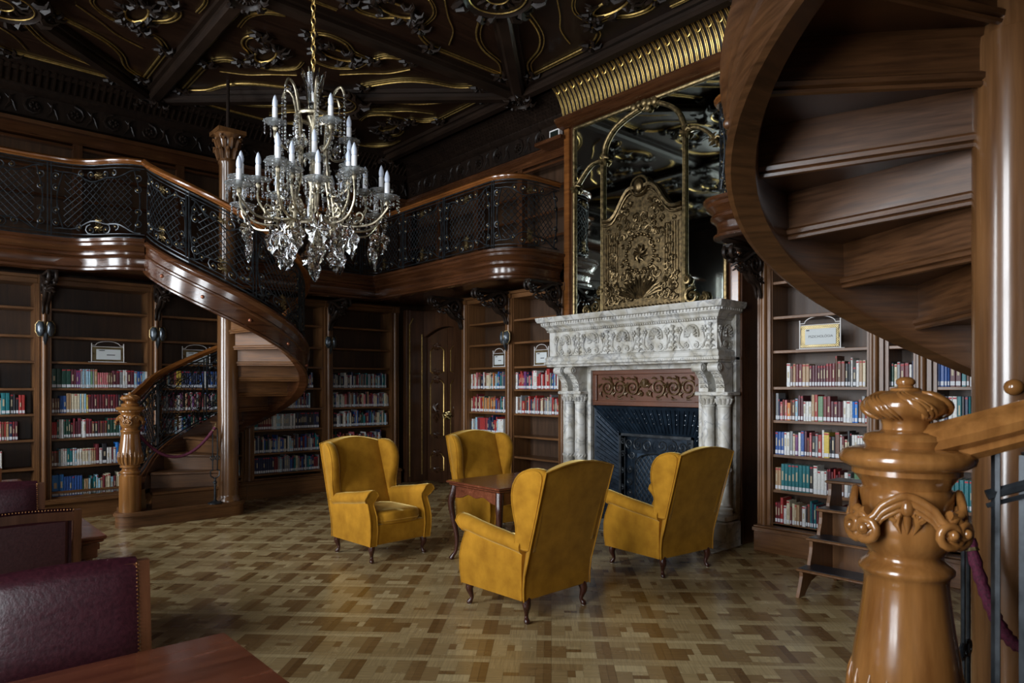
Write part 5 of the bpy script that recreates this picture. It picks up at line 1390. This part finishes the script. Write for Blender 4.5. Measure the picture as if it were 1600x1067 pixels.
# ------------------------------------------------------------------ reading tables and leather chairs at the left
def reading_table(label, x0, x1, y0, y1):
    t = thing('reading_table', label, 'table', ((x0+x1)/2, (y0+y1)/2, 0), 'long reading tables at the left'); h = .76
    m = MB()
    def lv(i, z0, z1): m.rbox(x0+i, x1-i, y0+i, y1-i, z0, z1, .006)
    lv(0, h-.022, h); lv(.012, h-.038, h-.022); m.build('table_top', W_table, t, sharp=30)
    m = MB(); m.rbox(x0+.04, x1-.04, y0+.04, y1-.04, h-.13, h-.038, .004)
    k = int((x1-x0)/.07)
    for i in range(k):
        x = x0+.05+(x1-x0-.1)*i/k; m.box(x, x+.045, y0+.028, y0+.042, h-.085, h-.05); m.box(x, x+.045, y1-.042, y1-.028, h-.085, h-.05)
    k = int((y1-y0)/.07)
    for i in range(k):
        y = y0+.05+(y1-y0-.1)*i/k; m.box(x1-.042, x1-.028, y, y+.045, h-.085, h-.05)
    m.build('apron', W_table, t, smooth=False)
    for x in (x0+.09, x1-.09):
        for y in (y0+.09, y1-.09):
            m = MB(); m.lathe([(.035, .64), (.035, .60), (.028, .58), (.038, .55), (.030, .50), (.026, .20), (.034, .15), (.024, .11), (.030, .06), (.024, .0)], (x, y, 0), 16); m.build('leg', W_table, t, sharp=40)
    return t
reading_table('corner of a dark mahogany reading table at the bottom left, closest to us', -1.1, .825, 1.62, 2.41)
reading_table('mahogany reading table between the two frame-backed leather chairs, its corner showing', -1.1, .865, 4.43, 5.22)
reading_table('farthest reading table at the left edge, below the shelf of red books', -1.1, .80, 6.92, 7.70)
def reading_chair(label):
    """local: +Y is the side the sitter faces; backrest at y = -.22"""
    t = thing('reading_chair', label, 'chair', (0, 0, 0), 'burgundy leather reading chairs')
    w = .255; h = .965
    m = MB(); m.rbox(-w, w, -.20, .25, .43, .475, .02); m.build('seat', LEATH, t)
    m = MB(); m.rbox(-w-.005, w+.005, -.21, .255, .37, .43, .006); m.build('seat_frame', W_chair, t)
    bow = lambda x: .012*(1-(x/w)**2)
    for s in (-1, 1):
        m = MB(); x = s*w
        for dx in (-.012, 0, .012): m.loft([[(x+dx-.006, y0, z), (x+dx+.006, y0, z), (x+dx+.006, y0+.040, z), (x+dx-.006, y0+.040, z)] for z, y0 in ((0, -.27), (.40, -.225), (.50, -.22), (h, -.262))])
        m.loft([[(x-.017, y0+.004, z), (x+.017, y0+.004, z), (x+.017, y0+.034, z), (x-.017, y0+.034, z)] for z, y0 in ((0, -.27), (.40, -.225), (.50, -.22), (h-.003, -.262))])
        m.build('back_post', W_chair, t, smooth=False)
        m = MB(); m.rbox(x-.024, x+.024, .20, .25, 0, .38, .006); m.build('leg', W_chair, t)
    def yb(z): return -.22-.042*(z-.5)/(h-.5)
    m = MB(); n = 12
    ring = lambda zf, dy0, dy1: None
    secs = []
    for i in range(n+1):
        x = -w+.01+(2*w-.02)*i/n; zt_ = h-.010+bow(x)
        secs.append([(x, yb(zt_)+.004, zt_-.045), (x, yb(zt_)+.004, zt_), (x, yb(zt_)+.036, zt_), (x, yb(zt_)+.036, zt_-.045)])
    m.loft(secs); m.build('top_rail', W_chair, t, sharp=40)
    m = MB(); m.box(-w+.01, w-.01, yb(.55)+.004, yb(.55)+.034, .54, .585); m.build('lower_rail', W_chair, t, smooth=False)
    # padded leather: full front cover over the rail, inset panel on the rear
    m = MB(); secs = []
    for i in range(n+1):
        x = -w+.022+(2*w-.044)*i/n; b_ = cos(pi*(i/n-.5))**.4 if 0 < i < n else .0; zt_ = h+.009+bow(x)
        secs.append([(x, yb(z)+.028, z) for z in (.56, .7, .84, zt_-.02)]+[(x, yb(zt_)+.006, zt_+.001)]+[(x, yb(zt_)+.030, zt_-.004)]+[(x, yb(z)+.036+.020*b_, z) for z in (zt_-.05, .84, .7, .58)])
    m.loft(secs); fl = m.build('leather_front', LEATH, t, sharp=60)
    m = MB(); m.loft([[(x, yb(z)+.012, z) for x, z in ((-w+.04, .585), (w-.04, .585), (w-.04, h-.045), (-w+.04, h-.045))], [(x, yb(z)+.0, z) for x, z in ((-w+.055, .60), (w-.055, .60), (w-.055, h-.055), (-w+.055, h-.055))]])
    m.build('leather_rear', LEATB, t, smooth=False)
    m = MB()
    for s in (-1, 1):
        for k in range(30): z = .56+.40*k/29; m.ell((s*(w-.024), yb(z)+.042, z), .0048, .0048, .0048, 5, 3)
    for k in range(36): x = -w+.02+(2*w-.04)*k/35; m.ell((x, yb(h)+.004, h+.002+bow(x)), .0045, .0045, .0045, 5, 3)
    m.build('studs', STUD, t)
    return t
c0 = reading_chair('burgundy leather reading chair nearest us, behind the closest table')
cs = [((.405, 2.55), 180, None), ((.42, 4.40), 0, 'wood-framed reading chair with rear leather inset, in the middle of the left row'), ((.43, 5.25), 180, 'burgundy leather reading chair behind the middle reading table, showing one post'),
      ((.30, 6.90), 0, 'reading chair at the far left edge, only its wooden post showing')]
lst = [c0]+[copy_tree(c0) for _ in cs[1:]]
for o, ((x, y), a, lb) in zip(lst, cs):
    o.location = (x, y, 0); o.rotation_euler = (0, 0, R(a))
    if lb: o['label'] = lb

# ------------------------------------------------------------------ library steps
t = thing('library_steps', 'wooden library steps with black treads below the shelves at the right', 'steps', (5.5, 2.12, 0))
YL0, YL1 = 1.72, 2.47
prof = []
front = [(5.10, .0), (5.115, .06), (5.16, .12), (5.165, .19)]
steps = [(5.12, .21), (5.29, .42), (5.46, .63), (5.63, .84)]
pl = [(5.07, 0), (5.085, .03), (5.115, .10), (5.135, .15), (5.135, .19)]
for i in range(1, 4):
    x = steps[i][0]; z = steps[i-1][1]
    pl += [(x-.03, z), (x-.025, z+.03), (x+.0, z+.09), (x+.01, z+.14), (x+.01, z+.19)]
pl += [(5.84, .82), (5.87, 0), (5.75, 0), (5.70, .06), (5.60, .11), (5.40, .12), (5.28, .09), (5.20, .03), (5.17, 0)]
for y in (YL0+.02, YL1-.05):
    m = MB(); m.prism(pl, 'y', y, y+.028); m.build('side_panel', W_case, t, smooth=False, bevel=.003)
for i, (x, z) in enumerate(steps):
    x1 = x+.22
    m = MB(); m.rbox(x-.01, x1, YL0, YL1, z-.022, z, .008); tr_ = m.build('step_board', W_case, t, sharp=30)
    m = MB(); m.rbox(x+.008, x1-.004, YL0+.02, YL1-.02, z-.001, z+.005, .002); m.build('black_tread', TREADB, tr_)
m = MB(); m.box(5.66, 5.69, YL0+.05, YL1-.05, .12, .60); m.build('cross_board', W_case, t, smooth=False)

# ------------------------------------------------------------------ chandelier
CH = V((2.36, 4.95, 0))
t = thing('chandelier', 'large crystal chandelier with white candle bulbs hanging on a chain', 'chandelier', (CH.x, CH.y, 4.05))
def cp(r, a, z): return V((CH.x+r*cos(a), CH.y+r*sin(a), z))
m = MB(); z = 4.06; k = 0
while z < ZC-.05:
    d_ = V((1, 0, 0)) if k % 2 else V((0, 1, 0))
    m.tube([V((CH.x, CH.y, z))+d_*(.016*cos(a))+V((0, 0, .032*sin(a))) for a in [2*pi*j/10 for j in range(10)]], .0045, 5, closed=True); z += .052; k += 1
m.build('chain', GILT, t)
m = MB(); m.lathe([(.07, ZC-.001), (.06, ZC-.03), (.02, ZC-.06), (.005, ZC-.08)], (CH.x, CH.y, 0), 16); m.build('ceiling_rose', CHAN, t)
m = MB(); m.lathe([(.004, 2.62), (.02, 2.64), (.03, 2.68), (.012, 2.72), (.02, 2.78), (.06, 2.83), (.035, 2.88), (.016, 2.92), (.016, 3.1), (.03, 3.14), (.045, 3.18), (.02, 3.24), (.014, 3.3), (.014, 3.60), (.03, 3.64), (.05, 3.68), (.03, 3.72), (.016, 3.78), (.02, 3.84), (.004, 4.06)], (CH.x, CH.y, 0), 14); m.build('stem', CHAN, t, sharp=50)
m = MB(); m.lathe([(.02, 3.72), (.035, 3.76), (.03, 3.82), (.045, 3.90), (.075, 4.0), (.07, 4.0), (.04, 3.9), (.02, 3.80)], (CH.x, CH.y, 0), 12)
for k in range(8):
    a = 2*pi*k/8; m.tube([cp(.03, a, 3.78), cp(.05, a, 3.88), cp(.085, a, 4.01), cp(.10, a, 4.03)], [.014, .014, .012, .004], 5)
m.build('glass_crown', CRYS, t, sharp=60)
m = MB()
m.tube([cp(.13, 2*pi*k/16, 3.68) for k in range(16)], .016, 6, closed=True)
m.tube([cp(.17, 2*pi*k/18, 2.84) for k in range(18)], .016, 6, closed=True)
for k in range(6):
    a = 2*pi*k/6+.2
    m.tube(cr([cp(.17, a, 2.80), cp(.16, a, 3.0), cp(.11, a, 3.3), cp(.12, a, 3.62), cp(.16, a, 3.84), cp(.22, a, 3.90), cp(.25, a, 3.84)], 4), [.013]*16+[.010]*9, 6)
m.build('gilt_cage', CHAN, t)
arm_m = []
def candle(p, i):
    m = MB(); m.lathe([(.004, 0), (.0195, .001), (.020, .11), (.019, .118), (.004, .119)], (0, 0, 0), 12); m.v = [tuple(V(q)+p) for q in m.v]
    c = m.build('candle', CAND, t, sharp=50)
    m = MB(); m.lathe([(.014, .119), (.019, .13), (.021, .148), (.019, .17), (.011, .198), (.002, .215)], (0, 0, 0), 12); m.v = [tuple(V(q)+p) for q in m.v]
    m.build('bulb', BULB, c, sharp=80)
def pan(p, r):
    m = MB(); m.lathe([(.012, -.012), (.02, -.010), (r*.6, -.002), (r, .014), (r, .018), (r*.6, .004), (.012, 0)], (0, 0, 0), 18); 
    for k in range(14): a = 2*pi*k/14; m.ell((r*cos(a), r*sin(a), .014), .008, .008, .006, 5, 3)
    m.v = [tuple(V(q)+p) for q in m.v]; m.build('drip_pan', PANG, t, sharp=60)
drops = MB()
def strand(p, L_, big=False):
    z = 0
    while z < L_: drops.ell(p+V((0, 0, -z)), .007, .007, .009, 6, 4); z += .022
    drops.ell(p+V((0, 0, -L_-.022)), .008, .008, .022, 6, 4)
def pendant(p, s, a):
    m = MB(); o_ = [(0, .5), (.10, .42), (.16, .30), (.13, .22), (.30, .12), (.36, 0), (.30, -.12), (.24, -.20), (.26, -.30), (.14, -.42), (0, -.55)]
    full = o_+[(-x, z) for x, z in reversed(o_[1:-1])]
    e = V((cos(a), sin(a), 0)); n_ = V((-sin(a), cos(a), 0))
    m.loft([[p+e*(x*s*k)+V((0, 0, z*s*k-s*.5))+n_*(d_*s*(1+(.45 if (i_ % 2 and k == .6) else 0))) for i_, (x, z) in enumerate(full)] for k, d_ in ((.05, -.10), (.6, -.052), (1, -.012), (1, .012), (.6, .052), (.05, .10))])
    m.tube([p+V((0, 0, .03)), p+V((0, 0, .0))], .003, 4); m.ell(p+V((0, 0, .02)), .010, .010, .010, 6, 4)
    m.build('crystal_pendant', CRYS, t, smooth=False)
ci = 0
tiers = [(12, .60, 3.02, 2.88, .092), (6, .40, 3.14, 2.93, .08), (6, .30, 3.27, 3.10, .075), (4, .30, 3.555, 3.42, .082)]
rc = random.Random(2)
for ti, (n, rad, zc, zr, pr) in enumerate(tiers):
    for k in range(n):
        a = 2*pi*k/n+(.13 if ti == 0 else .35+ti*.4); rd = rad; zz = zc
        if ti == 0 and k % 2: rd = .52; zz = zc+.13
        m = MB()
        if ti < 2: P_ = cr([cp(.16, a, zr), cp(rd*.45, a, zr-.05), cp(rd*.80, a, zr-.04), cp(rd, a, zr+.07), cp(rd*.99, a, zz-.03)], 5)
        else: P_ = cr([cp(.12, a, zr), cp(rd*.6, a, zr-.04), cp(rd*.97, a, zr+.02), cp(rd, a, zz-.02)], 5)
        m.tube(P_, .009, 6)
        if ti < 2:
            q = spiral2(0, 0, .045, -pi/2, 1.2, 1, 10); m.tube([cp(rd*.62+u, a, zr+.02+w) for u, w in q], .008, 5)
        m.build('arm', CHAN, t)
        p = cp(rd, a, zz); pan(p, pr); candle(p+V((0, 0, .002)), ci); ci += 1
        m = MB(); m.lathe([(.012, -.05), (.02, -.03), (.01, -.01)], tuple(p), 8); m.v = list(m.v); m.build('socket', CHAN, t)
        for j in range(8 if ti < 2 else 4):
            b = 2*pi*j/(8 if ti < 2 else 4); strand(p+V((pr*.95*cos(b), pr*.95*sin(b), 0)), .03+.05*rc.random())
        # glass beads threaded along the arm
        for j in range(2, len(P_), 3): drops.ell(P_[j]+V((0, 0, .014)), .013, .013, .013, 6, 4)
        if ti == 0: pendant(cp(rd*.9, a, zr-.05-.05*(k % 2)), .21+.02*(k % 3), a+rc.random()*2)
        if ti == 1: pendant(cp(rd*.75, a, zr-.10), .22, rc.random()*3)
for k in range(6): pendant(cp(.22, k*1.05+.2, 2.74), .23, rc.random()*3)
pendant(cp(.01, 0, 2.62), .20, .4)
for k in range(6):     # bead garlands from the crown to the cage
    a = 2*pi*k/6+.2
    for j in range(16): u = j/15; p = cp(.25, a, 3.83-.42*u); drops.ell(p, .010, .010, .013, 6, 4)
    for j in range(20): u = j/19; drops.ell(cp(.135+.02*sin(u*9), a+.04, 2.95+.72*u), .014, .014, .018, 6, 4)
    for j in range(12): u = j/11; p = cp(.30*(1-u)+.5*u, a+.26, 3.25-.25*u-.12*4*u*(1-u)); drops.ell(p, .010, .010, .010, 6, 4)
    for (rq, aq, zq) in ((.17, .5, 3.5), (.2, .3, 3.3), (.23, .1, 3.15), (.3, .6, 2.98)): pendant(cp(rq, a+aq, zq), .11, k*1.1)
dr_ = drops.build('crystal_drops', CRYS, t, sharp=60); dr_['kind'] = 'stuff'

# ------------------------------------------------------------------ camera and view
cam = bpy.data.cameras.new('camera'); co = bpy.data.objects.new('camera', cam); COL.objects.link(co); SC.camera = co
cam.sensor_width = 36; cam.lens = 36*F/1600; cam.shift_x = 0; cam.shift_y = (HY-533.5)/1600; cam.clip_start = .05
co.location = (0, 0, H); co.rotation_euler = (R(90), 0, -TH)
cam.dof.use_dof = True; cam.dof.focus_distance = 6.0; cam.dof.aperture_fstop = 6.3
SC.view_settings.view_transform = 'Standard'; SC.view_settings.look = 'None'; SC.view_settings.gamma = 1; SC.view_settings.use_curve_mapping = False
SC.view_settings.exposure = 0.0
SC.cycles.max_bounces = 8; SC.cycles.transmission_bounces = 8; SC.cycles.glossy_bounces = 4; SC.cycles.diffuse_bounces = 4
SC.cycles.caustics_reflective = False; SC.cycles.caustics_refractive = False
